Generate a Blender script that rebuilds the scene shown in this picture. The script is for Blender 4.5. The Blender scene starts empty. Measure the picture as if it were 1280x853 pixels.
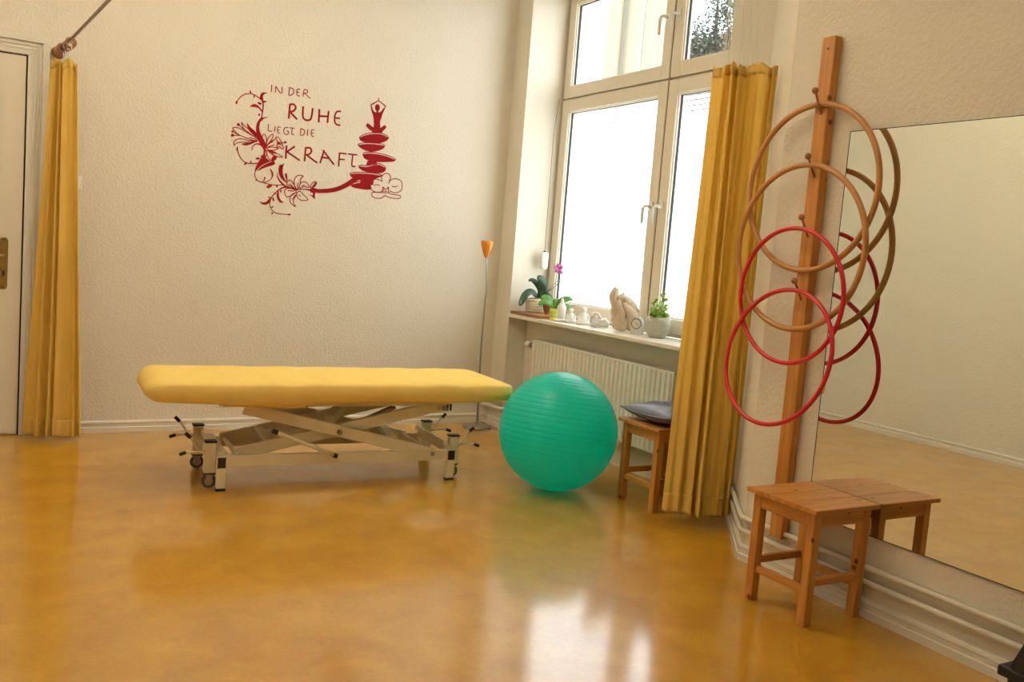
import bpy, bmesh, math, random
from mathutils import Vector, Matrix
random.seed(7)
S = bpy.context.scene
COL = S.collection
PI = math.pi
# ------------------------------------------------------------------ camera
CAMH = 1.3
FPX = 1132.878
ROT = Matrix(((0.8664, -0.0205, -0.4990), (-0.4929, 0.1217, -0.8615), (0.0784, 0.9924, 0.0953)))
xa = Vector(ROT[0]).normalized(); ya = Vector(ROT[1]); ya = (ya - xa * ya.dot(xa)).normalized(); za = xa.cross(ya)
ROT = Matrix((xa, ya, za))
cam_d = bpy.data.cameras.new('camera'); cam_d.sensor_width = 36.0; cam_d.lens = 36.0 * FPX / 1280.0
cam_d.clip_start = 0.05; cam_d.clip_end = 200
cam = bpy.data.objects.new('camera', cam_d); COL.objects.link(cam)
cam.matrix_world = Matrix.Translation((0, 0, CAMH)) @ ROT.to_4x4()
S.camera = cam
# ------------------------------------------------------------------ world, exposure
W = bpy.data.worlds.new('sky'); S.world = W; W.use_nodes = True
bgn = W.node_tree.nodes['Background']
bgn.inputs['Color'].default_value = (0.86, 0.94, 1.0, 1); bgn.inputs['Strength'].default_value = 6.6
S.view_settings.view_transform = 'Standard'; S.view_settings.look = 'None'
S.view_settings.exposure = 0.22; S.view_settings.gamma = 1.0; S.view_settings.use_curve_mapping = False

def area_light(name, loc, direction, sx, sy, power, color=(1, 1, 1), portal=False):
    d = bpy.data.lights.new(name, 'AREA'); d.shape = 'RECTANGLE'; d.size = sx; d.size_y = sy
    d.energy = power; d.color = color
    if portal: d.cycles.is_portal = True
    o = bpy.data.objects.new(name, d); COL.objects.link(o); o.location = loc
    o.rotation_euler = Vector(direction).to_track_quat('-Z', 'Y').to_euler()
    return o
area_light('window_portal', (3.99, 4.9, 2.05), (-1, 0, 0), 2.5, 1.95, 1.0, portal=True)
CEIL = 3.5
FILL_SPOTS = ((0.95, 4.1, 82.0), (1.15, 0.9, 18.0))  # position and power of two uplights added as room fill, out of view
FILL_COL = (1.0, 0.90, 0.72)

def at(u, v, ax, val):
    d = ROT @ Vector((u - 640.0, -(v - 426.5), -FPX))
    o = Vector((0, 0, CAMH)); t = (val - o[ax]) / d[ax]
    return o + d * t
# ------------------------------------------------------------------ materials
def new_mat(name):
    m = bpy.data.materials.new(name); m.use_nodes = True
    return m, m.node_tree.nodes, m.node_tree.links, m.node_tree.nodes['Principled BSDF']
def plain(name, col, rough=0.5, metal=0.0, spec=0.5, noise=0.0, nscale=30, bump=0.0, bscale=200, coat=0.0):
    m, N, L, P = new_mat(name)
    P.inputs['Base Color'].default_value = (*col, 1); P.inputs['Roughness'].default_value = rough
    P.inputs['Metallic'].default_value = metal; P.inputs['Specular IOR Level'].default_value = spec
    P.inputs['Coat Weight'].default_value = coat
    tc = N.new('ShaderNodeTexCoord')
    nz = N.new('ShaderNodeTexNoise'); nz.inputs['Scale'].default_value = nscale; nz.inputs['Detail'].default_value = 5
    L.new(tc.outputs['Object'], nz.inputs['Vector'])
    mx = N.new('ShaderNodeMix'); mx.data_type = 'RGBA'
    a = max(noise, 0.03)
    mx.inputs[6].default_value = (*[c * (1 - a) for c in col], 1); mx.inputs[7].default_value = (*[min(1, c * (1 + a)) for c in col], 1)
    L.new(nz.outputs['Fac'], mx.inputs[0]); L.new(mx.outputs[2], P.inputs['Base Color'])
    if bump > 0:
        bz = N.new('ShaderNodeTexNoise'); bz.inputs['Scale'].default_value = bscale; bz.inputs['Detail'].default_value = 3
        L.new(tc.outputs['Object'], bz.inputs['Vector'])
        bp = N.new('ShaderNodeBump'); bp.inputs['Strength'].default_value = bump; bp.inputs['Distance'].default_value = 0.004
        L.new(bz.outputs['Fac'], bp.inputs['Height']); L.new(bp.outputs['Normal'], P.inputs['Normal'])
    return m
def wood(name, c1, c2, axis=0, rough=0.4, scale=9.0):
    m, N, L, P = new_mat(name)
    tc = N.new('ShaderNodeTexCoord'); mp = N.new('ShaderNodeMapping')
    sc = [scale, scale, scale]; sc[axis] = scale * 0.07; mp.inputs['Scale'].default_value = sc
    L.new(tc.outputs['Object'], mp.inputs['Vector'])
    nz = N.new('ShaderNodeTexNoise'); nz.inputs['Scale'].default_value = 4.0; nz.inputs['Detail'].default_value = 6; nz.inputs['Distortion'].default_value = 0.6
    L.new(mp.outputs[0], nz.inputs['Vector'])
    rp = N.new('ShaderNodeValToRGB'); rp.color_ramp.elements[0].position = 0.35; rp.color_ramp.elements[1].position = 0.66
    rp.color_ramp.elements[0].color = (*c1, 1); rp.color_ramp.elements[1].color = (*c2, 1)
    L.new(nz.outputs['Fac'], rp.inputs[0])
    # scattered knots
    vo = N.new('ShaderNodeTexVoronoi'); vo.inputs['Scale'].default_value = 9.0; L.new(tc.outputs['Object'], vo.inputs['Vector'])
    k = N.new('ShaderNodeValToRGB'); k.color_ramp.elements[0].position = 0.06; k.color_ramp.elements[1].position = 0.13
    k.color_ramp.elements[0].color = (0.28, 0.14, 0.08, 1); k.color_ramp.elements[1].color = (1, 1, 1, 1)
    L.new(vo.outputs['Distance'], k.inputs[0])
    mx = N.new('ShaderNodeMix'); mx.data_type = 'RGBA'; mx.blend_type = 'MULTIPLY'; mx.inputs[0].default_value = 1.0
    L.new(rp.outputs[0], mx.inputs[6]); L.new(k.outputs[0], mx.inputs[7]); L.new(mx.outputs[2], P.inputs['Base Color'])
    P.inputs['Roughness'].default_value = rough
    return m
def cloth(name, col, trans=0.35, noise=0.08, bump=0.25):
    m, N, L, P = new_mat(name)
    out = N['Material Output']
    P.inputs['Base Color'].default_value = (*col, 1); P.inputs['Roughness'].default_value = 0.9
    P.inputs['Specular IOR Level'].default_value = 0.1
    tc = N.new('ShaderNodeTexCoord')
    mp = N.new('ShaderNodeMapping'); mp.inputs['Scale'].default_value = (1, 1, 0.12); L.new(tc.outputs['Object'], mp.inputs['Vector'])
    nz = N.new('ShaderNodeTexNoise'); nz.inputs['Scale'].default_value = 14; nz.inputs['Detail'].default_value = 4; L.new(mp.outputs[0], nz.inputs['Vector'])
    mx = N.new('ShaderNodeMix'); mx.data_type = 'RGBA'
    mx.inputs[6].default_value = (*[c * (1 - noise) for c in col], 1); mx.inputs[7].default_value = (*[min(1, c * (1 + noise)) for c in col], 1)
    L.new(nz.outputs['Fac'], mx.inputs[0]); L.new(mx.outputs[2], P.inputs['Base Color'])
    bz = N.new('ShaderNodeTexNoise'); bz.inputs['Scale'].default_value = 260; L.new(tc.outputs['Object'], bz.inputs['Vector'])
    bp = N.new('ShaderNodeBump'); bp.inputs['Strength'].default_value = bump; bp.inputs['Distance'].default_value = 0.002
    L.new(bz.outputs['Fac'], bp.inputs['Height']); L.new(bp.outputs[0], P.inputs['Normal'])
    if trans > 0:
        tr = N.new('ShaderNodeBsdfTranslucent'); L.new(mx.outputs[2], tr.inputs['Color'])
        ms = N.new('ShaderNodeMixShader'); ms.inputs[0].default_value = trans
        L.new(P.outputs[0], ms.inputs[1]); L.new(tr.outputs[0], ms.inputs[2]); L.new(ms.outputs[0], out.inputs['Surface'])
    return m
M = {}
M['wall'] = plain('wall_paint', (0.80, 0.735, 0.61), 0.85, spec=0.2, noise=0.02, nscale=3, bump=1.0, bscale=62)
M['wall_smooth'] = plain('reveal_paint', (0.80, 0.745, 0.625), 0.7, spec=0.2, bump=0.1, bscale=40)
M['ceiling'] = plain('ceiling_paint', (0.86, 0.83, 0.76), 0.9, spec=0.2)
M['gloss_white'] = plain('gloss_paint', (0.80, 0.75, 0.64), 0.35, spec=0.5, noise=0.03)
M['door'] = plain('door_paint', (0.78, 0.70, 0.55), 0.45, noise=0.03, nscale=5)
M['upvc'] = plain('window_plastic', (0.80, 0.73, 0.60), 0.35)
M['white_plastic'] = plain('white_plastic', (0.86, 0.84, 0.78), 0.35)
M['radiator'] = plain('radiator_enamel', (0.84, 0.81, 0.70), 0.35)
M['black'] = plain('black_plastic', (0.012, 0.010, 0.010), 0.45)
M['dark_gap'] = plain('rubber_seal', (0.02, 0.02, 0.02), 0.8)
M['brass'] = plain('old_brass', (0.42, 0.28, 0.10), 0.35, metal=1.0, noise=0.2, nscale=40)
M['steel'] = plain('brushed_steel', (0.42, 0.40, 0.37), 0.35, metal=1.0)
M['cream_metal'] = plain('cream_powder_coat', (0.82, 0.72, 0.50), 0.4, noise=0.03)
M['rubber'] = plain('caster_rubber', (0.10, 0.09, 0.07), 0.6)
M['red_vinyl'] = plain('red_vinyl', (0.28, 0.004, 0.007), 0.6, spec=0.15, noise=0.05)
M['red_plastic'] = plain('red_plastic', (0.62, 0.012, 0.02), 0.3, noise=0.05)
M['hoop_wood'] = plain('hoop_wood', (0.52, 0.23, 0.06), 0.4, noise=0.22, nscale=8)
M['peg_wood'] = plain('peg_wood', (0.36, 0.14, 0.04), 0.45, noise=0.2, nscale=30)
M['rod_wood'] = plain('rod_wood', (0.30, 0.12, 0.04), 0.4, noise=0.2, nscale=30)
M['rod_metal'] = plain('rod_metal', (0.33, 0.24, 0.16), 0.4, metal=0.6)
PINE1, PINE2 = (0.47, 0.175, 0.030), (0.63, 0.285, 0.060)
M['pine_x'] = wood('pine_x', PINE1, PINE2, 0); M['pine_y'] = wood('pine_y', PINE1, PINE2, 1); M['pine_z'] = wood('pine_z', PINE1, PINE2, 2)
M['board'] = wood('board_wood', (0.30, 0.12, 0.04), (0.45, 0.20, 0.07), 1)
M['mattress'] = cloth('yellow_terry', (0.92, 0.66, 0.19), 0.0, 0.05, 0.8)
M['curtain'] = cloth('yellow_cotton', (0.97, 0.71, 0.20), 0.42)
M['cushion'] = plain('cushion_satin', (0.15, 0.16, 0.23), 0.36, spec=0.8, noise=0.15, nscale=20, bump=0.3, bscale=25)
M['orange'] = plain('orange_glass', (0.80, 0.27, 0.02), 0.3)
M['string'] = plain('white_string', (0.85, 0.80, 0.68), 0.7)
M['ceramic'] = plain('white_ceramic', (0.82, 0.80, 0.74), 0.4, noise=0.05)
M['stonehand'] = plain('sand_plaster', (0.66, 0.53, 0.38), 0.7, noise=0.1, nscale=25, bump=0.2, bscale=120)
M['concrete'] = plain('grey_green_concrete', (0.50, 0.51, 0.42), 0.8, noise=0.25, nscale=60, bump=0.3, bscale=150)
M['pot_cream'] = plain('cream_glaze', (0.76, 0.70, 0.52), 0.35)
M['pot_yellow'] = plain('yellow_glaze', (0.74, 0.66, 0.09), 0.35, noise=0.15, nscale=12)
M['pot_green'] = plain('green_glaze', (0.45, 0.55, 0.12), 0.35)
M['leaf_dark'] = plain('dark_leaf', (0.025, 0.075, 0.035), 0.3, noise=0.2)
M['leaf_mid'] = plain('fresh_leaf', (0.10, 0.27, 0.035), 0.35, noise=0.25)
M['leaf_light'] = plain('light_leaf', (0.24, 0.40, 0.05), 0.45, noise=0.25)
M['stem'] = plain('stem_brown', (0.10, 0.075, 0.03), 0.6)
M['petal'] = plain('pink_petal', (0.60, 0.16, 0.48), 0.5, noise=0.2, nscale=60)
M['soil'] = plain('bark_chips', (0.20, 0.16, 0.12), 0.9, noise=0.6, nscale=120, bump=0.6, bscale=100)
M['terracotta'] = plain('brown_clay', (0.24, 0.09, 0.035), 0.7)
M['clockface'] = plain('clock_face', (0.72, 0.70, 0.64), 0.4)
M['facade'] = plain('cream_render', (0.185, 0.162, 0.108), 0.9, noise=0.05, nscale=2)
M['facade2'] = plain('pale_render', (0.125, 0.120, 0.110), 0.9, noise=0.04, nscale=2)
M['zinc'] = plain('zinc_pipe', (0.24, 0.22, 0.16), 0.6)
M['ground'] = plain('courtyard_paving', (0.42, 0.40, 0.36), 0.9, noise=0.15, nscale=4)
M['bark'] = plain('bark', (0.10, 0.075, 0.05), 0.9, noise=0.3)
M['foliage'] = plain('tree_foliage', (0.065, 0.09, 0.062), 0.6, noise=0.5, nscale=3)
def m_floor():
    m, N, L, P = new_mat('linoleum')
    tc = N.new('ShaderNodeTexCoord')
    a = N.new('ShaderNodeTexNoise'); a.inputs['Scale'].default_value = 5.0; a.inputs['Detail'].default_value = 8; a.inputs['Distortion'].default_value = 0.4
    b = N.new('ShaderNodeTexNoise'); b.inputs['Scale'].default_value = 60; b.inputs['Detail'].default_value = 4
    c = N.new('ShaderNodeTexNoise'); c.inputs['Scale'].default_value = 1.3; c.inputs['Detail'].default_value = 3
    for n in (a, b, c): L.new(tc.outputs['Object'], n.inputs['Vector'])
    r = N.new('ShaderNodeValToRGB'); e = r.color_ramp.elements
    e[0].position = 0.30; e[0].color = (0.50, 0.230, 0.008, 1); e[1].position = 0.72; e[1].color = (0.63, 0.325, 0.014, 1)
    L.new(a.outputs['Fac'], r.inputs[0])
    mx = N.new('ShaderNodeMix'); mx.data_type = 'RGBA'; mx.blend_type = 'SOFT_LIGHT'; mx.inputs[0].default_value = 0.35
    L.new(r.outputs[0], mx.inputs[6]); L.new(b.outputs['Color'], mx.inputs[7]); L.new(mx.outputs[2], P.inputs['Base Color'])
    mr = N.new('ShaderNodeMapRange'); mr.inputs[1].default_value = 0.3; mr.inputs[2].default_value = 0.7; mr.inputs[3].default_value = 0.36; mr.inputs[4].default_value = 0.50
    L.new(c.outputs['Fac'], mr.inputs[0]); L.new(mr.outputs[0], P.inputs['Roughness'])
    P.inputs['IOR'].default_value = 1.45; P.inputs['Coat Weight'].default_value = 1.0; P.inputs['Coat Roughness'].default_value = 0.125; P.inputs['Coat IOR'].default_value = 1.75
    # brushed scratches
    mp = N.new('ShaderNodeMapping'); mp.inputs['Scale'].default_value = (6, 90, 1); mp.inputs['Rotation'].default_value = (0, 0, 0.5)
    L.new(tc.outputs['Object'], mp.inputs['Vector'])
    s = N.new('ShaderNodeTexNoise'); s.inputs['Scale'].default_value = 3; s.inputs['Detail'].default_value = 6; L.new(mp.outputs[0], s.inputs['Vector'])
    bp = N.new('ShaderNodeBump'); bp.inputs['Strength'].default_value = 0.06; bp.inputs['Distance'].default_value = 0.004
    L.new(s.outputs['Fac'], bp.inputs['Height']); L.new(bp.outputs[0], P.inputs['Normal'])
    return m
M['floor'] = m_floor()
def m_mirror():
    m, N, L, P = new_mat('mirror_glass')
    P.inputs['Base Color'].default_value = (0.80, 0.83, 0.76, 1); P.inputs['Metallic'].default_value = 1.0; P.inputs['Roughness'].default_value = 0.008
    return m
M['mirror'] = m_mirror()
def m_ball():
    m, N, L, P = new_mat('turquoise_rubber')
    P.inputs['Base Color'].default_value = (0.012, 0.46, 0.33, 1); P.inputs['Roughness'].default_value = 0.27
    P.inputs['Coat Weight'].default_value = 0.2; P.inputs['Coat Roughness'].default_value = 0.3; P.inputs['Sheen Weight'].default_value = 0.06
    P.inputs['Sheen Tint'].default_value = (0.6, 1.0, 0.85, 1)
    nz = N.new('ShaderNodeTexNoise'); nz.inputs['Scale'].default_value = 3
    tc = N.new('ShaderNodeTexCoord'); L.new(tc.outputs['Object'], nz.inputs['Vector'])
    mx = N.new('ShaderNodeMix'); mx.data_type = 'RGBA'; mx.inputs[6].default_value = (0.002, 0.66, 0.56, 1); mx.inputs[7].default_value = (0.003, 0.72, 0.62, 1)
    L.new(nz.outputs['Fac'], mx.inputs[0]); L.new(mx.outputs[2], P.inputs['Base Color'])
    tr = N.new('ShaderNodeBsdfTranslucent'); tr.inputs['Color'].default_value = (0.02, 0.94, 0.84, 1)
    ms = N.new('ShaderNodeMixShader'); ms.inputs[0].default_value = 0.52
    L.new(P.outputs[0], ms.inputs[1]); L.new(tr.outputs[0], ms.inputs[2]); L.new(ms.outputs[0], N['Material Output'].inputs['Surface'])
    return m
M['ball'] = m_ball()
def m_glass():
    m, N, L, P = new_mat('clear_pane'); out = N['Material Output']
    t = N.new('ShaderNodeBsdfTransparent'); g = N.new('ShaderNodeBsdfGlossy'); g.inputs['Roughness'].default_value = 0.02
    ms = N.new('ShaderNodeMixShader'); ms.inputs[0].default_value = 0.06
    L.new(t.outputs[0], ms.inputs[1]); L.new(g.outputs[0], ms.inputs[2]); L.new(ms.outputs[0], out.inputs['Surface'])
    return m
M['glass'] = m_glass()
def m_film():
    m, N, L, P = new_mat('frosted_film'); out = N['Material Output']
    t = N.new('ShaderNodeBsdfTransparent'); t.inputs['Color'].default_value = (0.96, 0.97, 0.97, 1)
    g = N.new('ShaderNodeBsdfTranslucent'); g.inputs['Color'].default_value = (0.95, 0.96, 0.96, 1)
    ms = N.new('ShaderNodeMixShader'); ms.inputs[0].default_value = 0.6
    L.new(t.outputs[0], ms.inputs[1]); L.new(g.outputs[0], ms.inputs[2]); L.new(ms.outputs[0], out.inputs['Surface'])
    return m
M['film'] = m_film()
def m_fill_lamp():
    m, N, L, P = new_mat('lamp_diffuser')
    P.inputs['Emission Color'].default_value = (*FILL_COL, 1); P.inputs['Emission Strength'].default_value = 3.0
    return m
M['lamp'] = m_fill_lamp()  # glow of the added uplights only
def m_roof():
    m, N, L, P = new_mat('roof_tiles')
    tc = N.new('ShaderNodeTexCoord'); w = N.new('ShaderNodeTexWave'); w.bands_direction = 'Z'; w.inputs['Scale'].default_value = 2.2
    L.new(tc.outputs['Object'], w.inputs['Vector'])
    r = N.new('ShaderNodeValToRGB'); r.color_ramp.elements[0].color = (0.12, 0.05, 0.035, 1); r.color_ramp.elements[1].color = (0.28, 0.13, 0.09, 1)
    L.new(w.outputs['Fac'], r.inputs[0]); L.new(r.outputs[0], P.inputs['Base Color']); P.inputs['Roughness'].default_value = 0.9
    return m
M['roof'] = m_roof()
# ------------------------------------------------------------------ mesh builder
def wloc(o):
    v = Vector((0, 0, 0))
    while o is not None:
        v += o.location; o = o.parent
    return v
class MB:
    def __init__(s): s.v = []; s.f = []
    def add(s, vs, fs):
        n = len(s.v); s.v += [Vector(p) for p in vs]; s.f += [[i + n for i in f] for f in fs]; return s
    def box(s, a, b):
        x0, y0, z0 = a; x1, y1, z1 = b
        return s.add([(x0, y0, z0), (x1, y0, z0), (x1, y1, z0), (x0, y1, z0), (x0, y0, z1), (x1, y0, z1), (x1, y1, z1), (x0, y1, z1)],
                     [(0, 3, 2, 1), (4, 5, 6, 7), (0, 1, 5, 4), (1, 2, 6, 5), (2, 3, 7, 6), (3, 0, 4, 7)])
    def prism(s, poly, z0, z1):      # plan polygon (ccw) extruded in z
        n = len(poly)
        vs = [(x, y, z0) for x, y in poly] + [(x, y, z1) for x, y in poly]
        fs = [list(range(n))[::-1], list(range(n, 2 * n))] + [(i, (i + 1) % n, n + (i + 1) % n, n + i) for i in range(n)]
        return s.add(vs, fs)
    def bar(s, p, q, w, h, up=(0, 0, 1)):      # rectangular bar from p to q
        p, q = Vector(p), Vector(q); d = (q - p).normalized(); u = Vector(up); sd = d.cross(u).normalized(); u = sd.cross(d).normalized()
        vs = []
        for c in (p, q):
            for a, b in ((-1, -1), (1, -1), (1, 1), (-1, 1)): vs.append(c + sd * a * w / 2 + u * b * h / 2)
        return s.add(vs, [(0, 1, 2, 3), (7, 6, 5, 4), (0, 4, 5, 1), (1, 5, 6, 2), (2, 6, 7, 3), (3, 7, 4, 0)])
    def tube(s, pts, r, seg=10, closed=False):
        pts = [Vector(p) for p in pts]; n = len(pts)
        rs = r if isinstance(r, (list, tuple)) else [r] * n
        vs = []; prev = None
        for i, p in enumerate(pts):
            if closed: t = pts[(i + 1) % n] - pts[i - 1]
            else: t = pts[min(i + 1, n - 1)] - pts[max(i - 1, 0)]
            t.normalize()
            if prev is None:
                prev = t.cross(Vector((0, 0, 1)) if abs(t.z) < 0.9 else Vector((1, 0, 0))).normalized()
            nn = (prev - t * prev.dot(t)).normalized(); prev = nn; bn = t.cross(nn)
            for k in range(seg):
                a = 2 * PI * k / seg; vs.append(p + (nn * math.cos(a) + bn * math.sin(a)) * rs[i])
        fs = []
        for i in range(n if closed else n - 1):
            for k in range(seg):
                a = i * seg + k; b = i * seg + (k + 1) % seg; j = (i + 1) % n
                fs.append((a, b, j * seg + (k + 1) % seg, j * seg + k))
        if not closed: fs += [list(range(seg))[::-1], [(n - 1) * seg + k for k in range(seg)]]
        return s.add(vs, fs)
    def lathe(s, prof, c=(0, 0, 0), seg=24, sx=1.0, sy=1.0, M4=None):
        n = len(prof); vs = []
        for r, z in prof:
            for k in range(seg):
                a = 2 * PI * k / seg; p = Vector((r * math.cos(a) * sx, r * math.sin(a) * sy, z))
                if M4: p = M4 @ p
                vs.append(p + Vector(c))
        fs = [(i * seg + k, i * seg + (k + 1) % seg, (i + 1) * seg + (k + 1) % seg, (i + 1) * seg + k) for i in range(n - 1) for k in range(seg)]
        fs += [list(range(seg))[::-1], [(n - 1) * seg + k for k in range(seg)]]
        return s.add(vs, fs)
    def ball(s, c, r, seg=16, sc=(1, 1, 1)):
        h = max(6, seg // 2); prof = [(math.sin(PI * i / h), -math.cos(PI * i / h)) for i in range(h + 1)]
        prof[0] = (0.02, -1); prof[-1] = (0.02, 1)
        m = Matrix.Diagonal((r * sc[0], r * sc[1], r * sc[2]))
        return s.lathe(prof, c, seg, M4=m)
    def build(s, name, mat, parent=None, smooth=False, bevel=0.0, local=False, props=None, solid=0.0, sub=0):
        off = Vector((0, 0, 0)) if (parent is None or local) else wloc(parent)
        me = bpy.data.meshes.new(name); me.from_pydata([p - off for p in s.v], [], s.f)
        bm = bmesh.new(); bm.from_mesh(me); bmesh.ops.recalc_face_normals(bm, faces=bm.faces); bm.to_mesh(me); bm.free()
        me.materials.append(M[mat] if isinstance(mat, str) else mat)
        if smooth: me.shade_smooth()
        o = bpy.data.objects.new(name, me); COL.objects.link(o)
        if parent: o.parent = parent
        if bevel > 0:
            b = o.modifiers.new('bevel', 'BEVEL'); b.width = bevel; b.segments = 2; b.limit_method = 'ANGLE'; b.angle_limit = 0.7
        if solid > 0:
            q = o.modifiers.new('solid', 'SOLIDIFY'); q.thickness = solid; q.offset = 0
        if sub:
            q = o.modifiers.new('sub', 'SUBSURF'); q.levels = sub; q.render_levels = sub
        return o
def smooth_by_angle(o, ang=0.6):
    o.data.shade_smooth()
    o.data.set_sharp_from_angle(angle=ang)
def tag(o, label, cat, group=None):
    o['label'] = label; o['category'] = cat
    if group: o['group'] = group
    return o
def struct(o): o['kind'] = 'structure'; return o
def thing(name, loc, label, cat, group=None, rz=0.0):
    o = bpy.data.objects.new(name, None); o.empty_display_size = 0.05; COL.objects.link(o)
    o.location = loc; o.rotation_euler = (0, 0, rz)
    return tag(o, label, cat, group)
def sroot(name, loc=(0, 0, 0)):
    o = bpy.data.objects.new(name, None); o.empty_display_size = 0.05; COL.objects.link(o); o.location = loc
    return struct(o)
# ------------------------------------------------------------------ room shell
XL, XM, YB, YF = -0.78, 2.99, 6.05, -1.6        # left wall, mirror wall, back wall, wall behind the camera
XP, YP = 3.34, 5.84                             # pier face and its edge
XN, XW = 3.50, 3.66                             # radiator niche, window plane
CH0, CH1 = (XM, 2.93), (3.64, 3.73)             # splayed reveal between mirror wall and window
struct(MB().box((XL - .15, YF - .15, -0.1), (4.0, YB + .15, 0.0)).build('floor', 'floor'))
struct(MB().box((XL - .15, YF - .15, CEIL), (4.0, YB + .15, CEIL + .1)).build('ceiling', 'ceiling'))
struct(MB().box((XL, YB, 0), (4.0, YB + .15, CEIL)).build('wall_back', 'wall'))
struct(MB().box((XL - .15, YF - .15, 0), (XL, YB + .15, CEIL)).build('wall_left', 'wall'))
struct(MB().box((XL, YF - .15, 0), (4.0, YF, CEIL)).build('wall_front', 'wall'))
wr = struct(MB().prism([(XM, YF), (4.0, YF), (4.0, 3.97), (3.64, 3.97), CH1, CH0], 0, CEIL).build('wall_right', 'wall'))
MB().prism([(XP, YP), (4.0, YP), (4.0, YB), (XP, YB)], 0, CEIL).build('pier', 'wall_smooth', wr)
MB().prism([(XN, 3.60), (4.0, 3.97), (4.0, YP), (XN, YP)], 0, 0.833).build('parapet', 'wall_smooth', wr)
MB().box((XN, 3.60, 3.24), (4.0, YP, CEIL)).build('lintel', 'wall_smooth', wr)
def baseboard(name, p, q, nrm, h=0.072, mat='gloss_white'):
    p, q, n = Vector((*p, 0)), Vector((*q, 0)), Vector((*nrm, 0)).normalized()
    prof = [(0, 0), (0.020, 0), (0.020, h * .42), (0.014, h * .47), (0.014, h * .74), (0.019, h * .80), (0.017, h * .93), (0.010, h), (0, h)]
    vs = [p + n * a + Vector((0, 0, b)) for a, b in prof] + [q + n * a + Vector((0, 0, b)) for a, b in prof]
    k = len(prof); fs = [(i, (i + 1) % k, k + (i + 1) % k, k + i) for i in range(k)] + [list(range(k)), list(range(k, 2 * k))[::-1]]
    return struct(MB().add(vs, fs).build(name, mat))
baseboard('baseboard_back', (0.24, YB), (XP, YB), (0, -1))
baseboard('baseboard_left', (XL, YF), (XL, YB), (1, 0))
baseboard('baseboard_right', (XM, YF), (XM, 2.932), (-1, 0))
cn = Vector((-(CH1[1] - CH0[1]), CH1[0] - CH0[0])).normalized()
baseboard('baseboard_splay', (CH0[0] - 0.004, CH0[1] - .004), (3.50, CH0[1] + (3.50 - CH0[0]) * (CH1[1] - CH0[1]) / (CH1[0] - CH0[0])), (cn.x, cn.y))
baseboard('baseboard_pier', (XP, YB - .02), (XP, YP - .01), (-1, 0), 0.06)
# door in the back wall
DX0, DX1, DZ = -0.70, 0.148, 2.205
d1 = sroot('door_1', (DX0, YB, 0))
leaf = MB().box((DX0, YB - .022, 0.012), (DX1, YB - .001, DZ)).build('door_leaf', 'door', d1, bevel=0.003)
MB().box((DX1, YB - .008, 0.0), (DX1 + .008, YB - .001, DZ + .008)).build('door_gap', 'dark_gap', d1)
MB().box((DX0, YB - .008, DZ), (DX1 + .008, YB - .001, DZ + .008)).build('door_gap', 'dark_gap', d1)
def casing(pts, name):
    m = MB()
    steps = [(0.000, 0.012, 0.030), (0.012, 0.030, 0.022), (0.030, 0.040, 0.026), (0.040, 0.052, 0.020), (0.052, 0.062, 0.026), (0.062, 0.075, 0.022), (0.075, 0.108, 0.036)]
    for a, b, t in steps: m.box(*pts(a, b, t))
    return m.build(name, 'gloss_white', d1, bevel=0.002)
casing(lambda a, b, t: ((DX1 + .008 + a, YB - t, 0), (DX1 + .008 + b, YB - .001, DZ + .008 + a)), 'door_casing')
casing(lambda a, b, t: ((DX0 - .05, YB - t, DZ + .008 + a), (DX1 + .008 + b, YB - .001, DZ + .008 + b)), 'door_casing')
hp = MB(); hx, hz = 0.058, 1.015
prof = [(hx - .022, hz - .135), (hx - .012, hz - .15), (hx + .012, hz - .15), (hx + .022, hz - .135), (hx + .022, hz + .135), (hx + .012, hz + .15), (hx - .012, hz + .15), (hx - .022, hz + .135)]
hp.add([(x, YB - .026, z) for x, z in prof] + [(x, YB - .022, z) for x, z in prof], [list(range(8)), list(range(8, 16))[::-1]] + [(i, (i + 1) % 8, 8 + (i + 1) % 8, 8 + i) for i in range(8)])
hpo = hp.build('handle_plate', 'brass', leaf)
MB().tube([(hx, YB - .026, hz + .045), (hx, YB - .06, hz + .045), (hx - .02, YB - .068, hz + .047), (hx - .06, YB - .068, hz + .045), (hx - .115, YB - .066, hz + .038)], [.009, .009, .010, .010, .008], 12).build('door_handle', 'brass', leaf, smooth=True)
MB().box((hx - .006, YB - .0275, hz - .07), (hx + .006, YB - .0255, hz - .045)).build('keyhole', 'black', leaf)
for dz in (-.138, .138): MB().lathe([(.004, 0), (.004, .002)], (hx, YB - .027, hz + dz), 8, M4=Matrix.Rotation(PI / 2, 3, 'X')).build('screw', 'black', leaf)
# ------------------------------------------------------------------ window
w1 = sroot('window_1', (XW, 4.9, 0.86))
def ring(m, y0, y1, z0, z1, t, x0, x1):
    m.box((x0, y0, z0), (x1, y0 + t, z1)); m.box((x0, y1 - t, z0), (x1, y1, z1))
    m.box((x0, y0 + t, z0), (x1, y1 - t, z0 + t)); m.box((x0, y0 + t, z1 - t), (x1, y1 - t, z1)); return m
fr = MB(); ring(fr, 3.97, YP, 0.862, 3.24, 0.055, XW + .012, XW + .08)
fr.box((XW + .012, 4.575, 0.9), (XW + .08, 4.625, 3.2)); fr.box((XW + .012, 4.02, 2.44), (XW + .08, 5.79, 2.50))
fr.build('window_frame', 'upvc', w1, bevel=0.003)
sashes = [(4.606, 5.825, 2.470, 3.225, .085), (3.985, 4.594, 2.470, 3.225, .090), (4.606, 5.825, 0.885, 2.457, .088), (3.985, 4.594, 0.885, 2.457, .090)]
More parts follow.
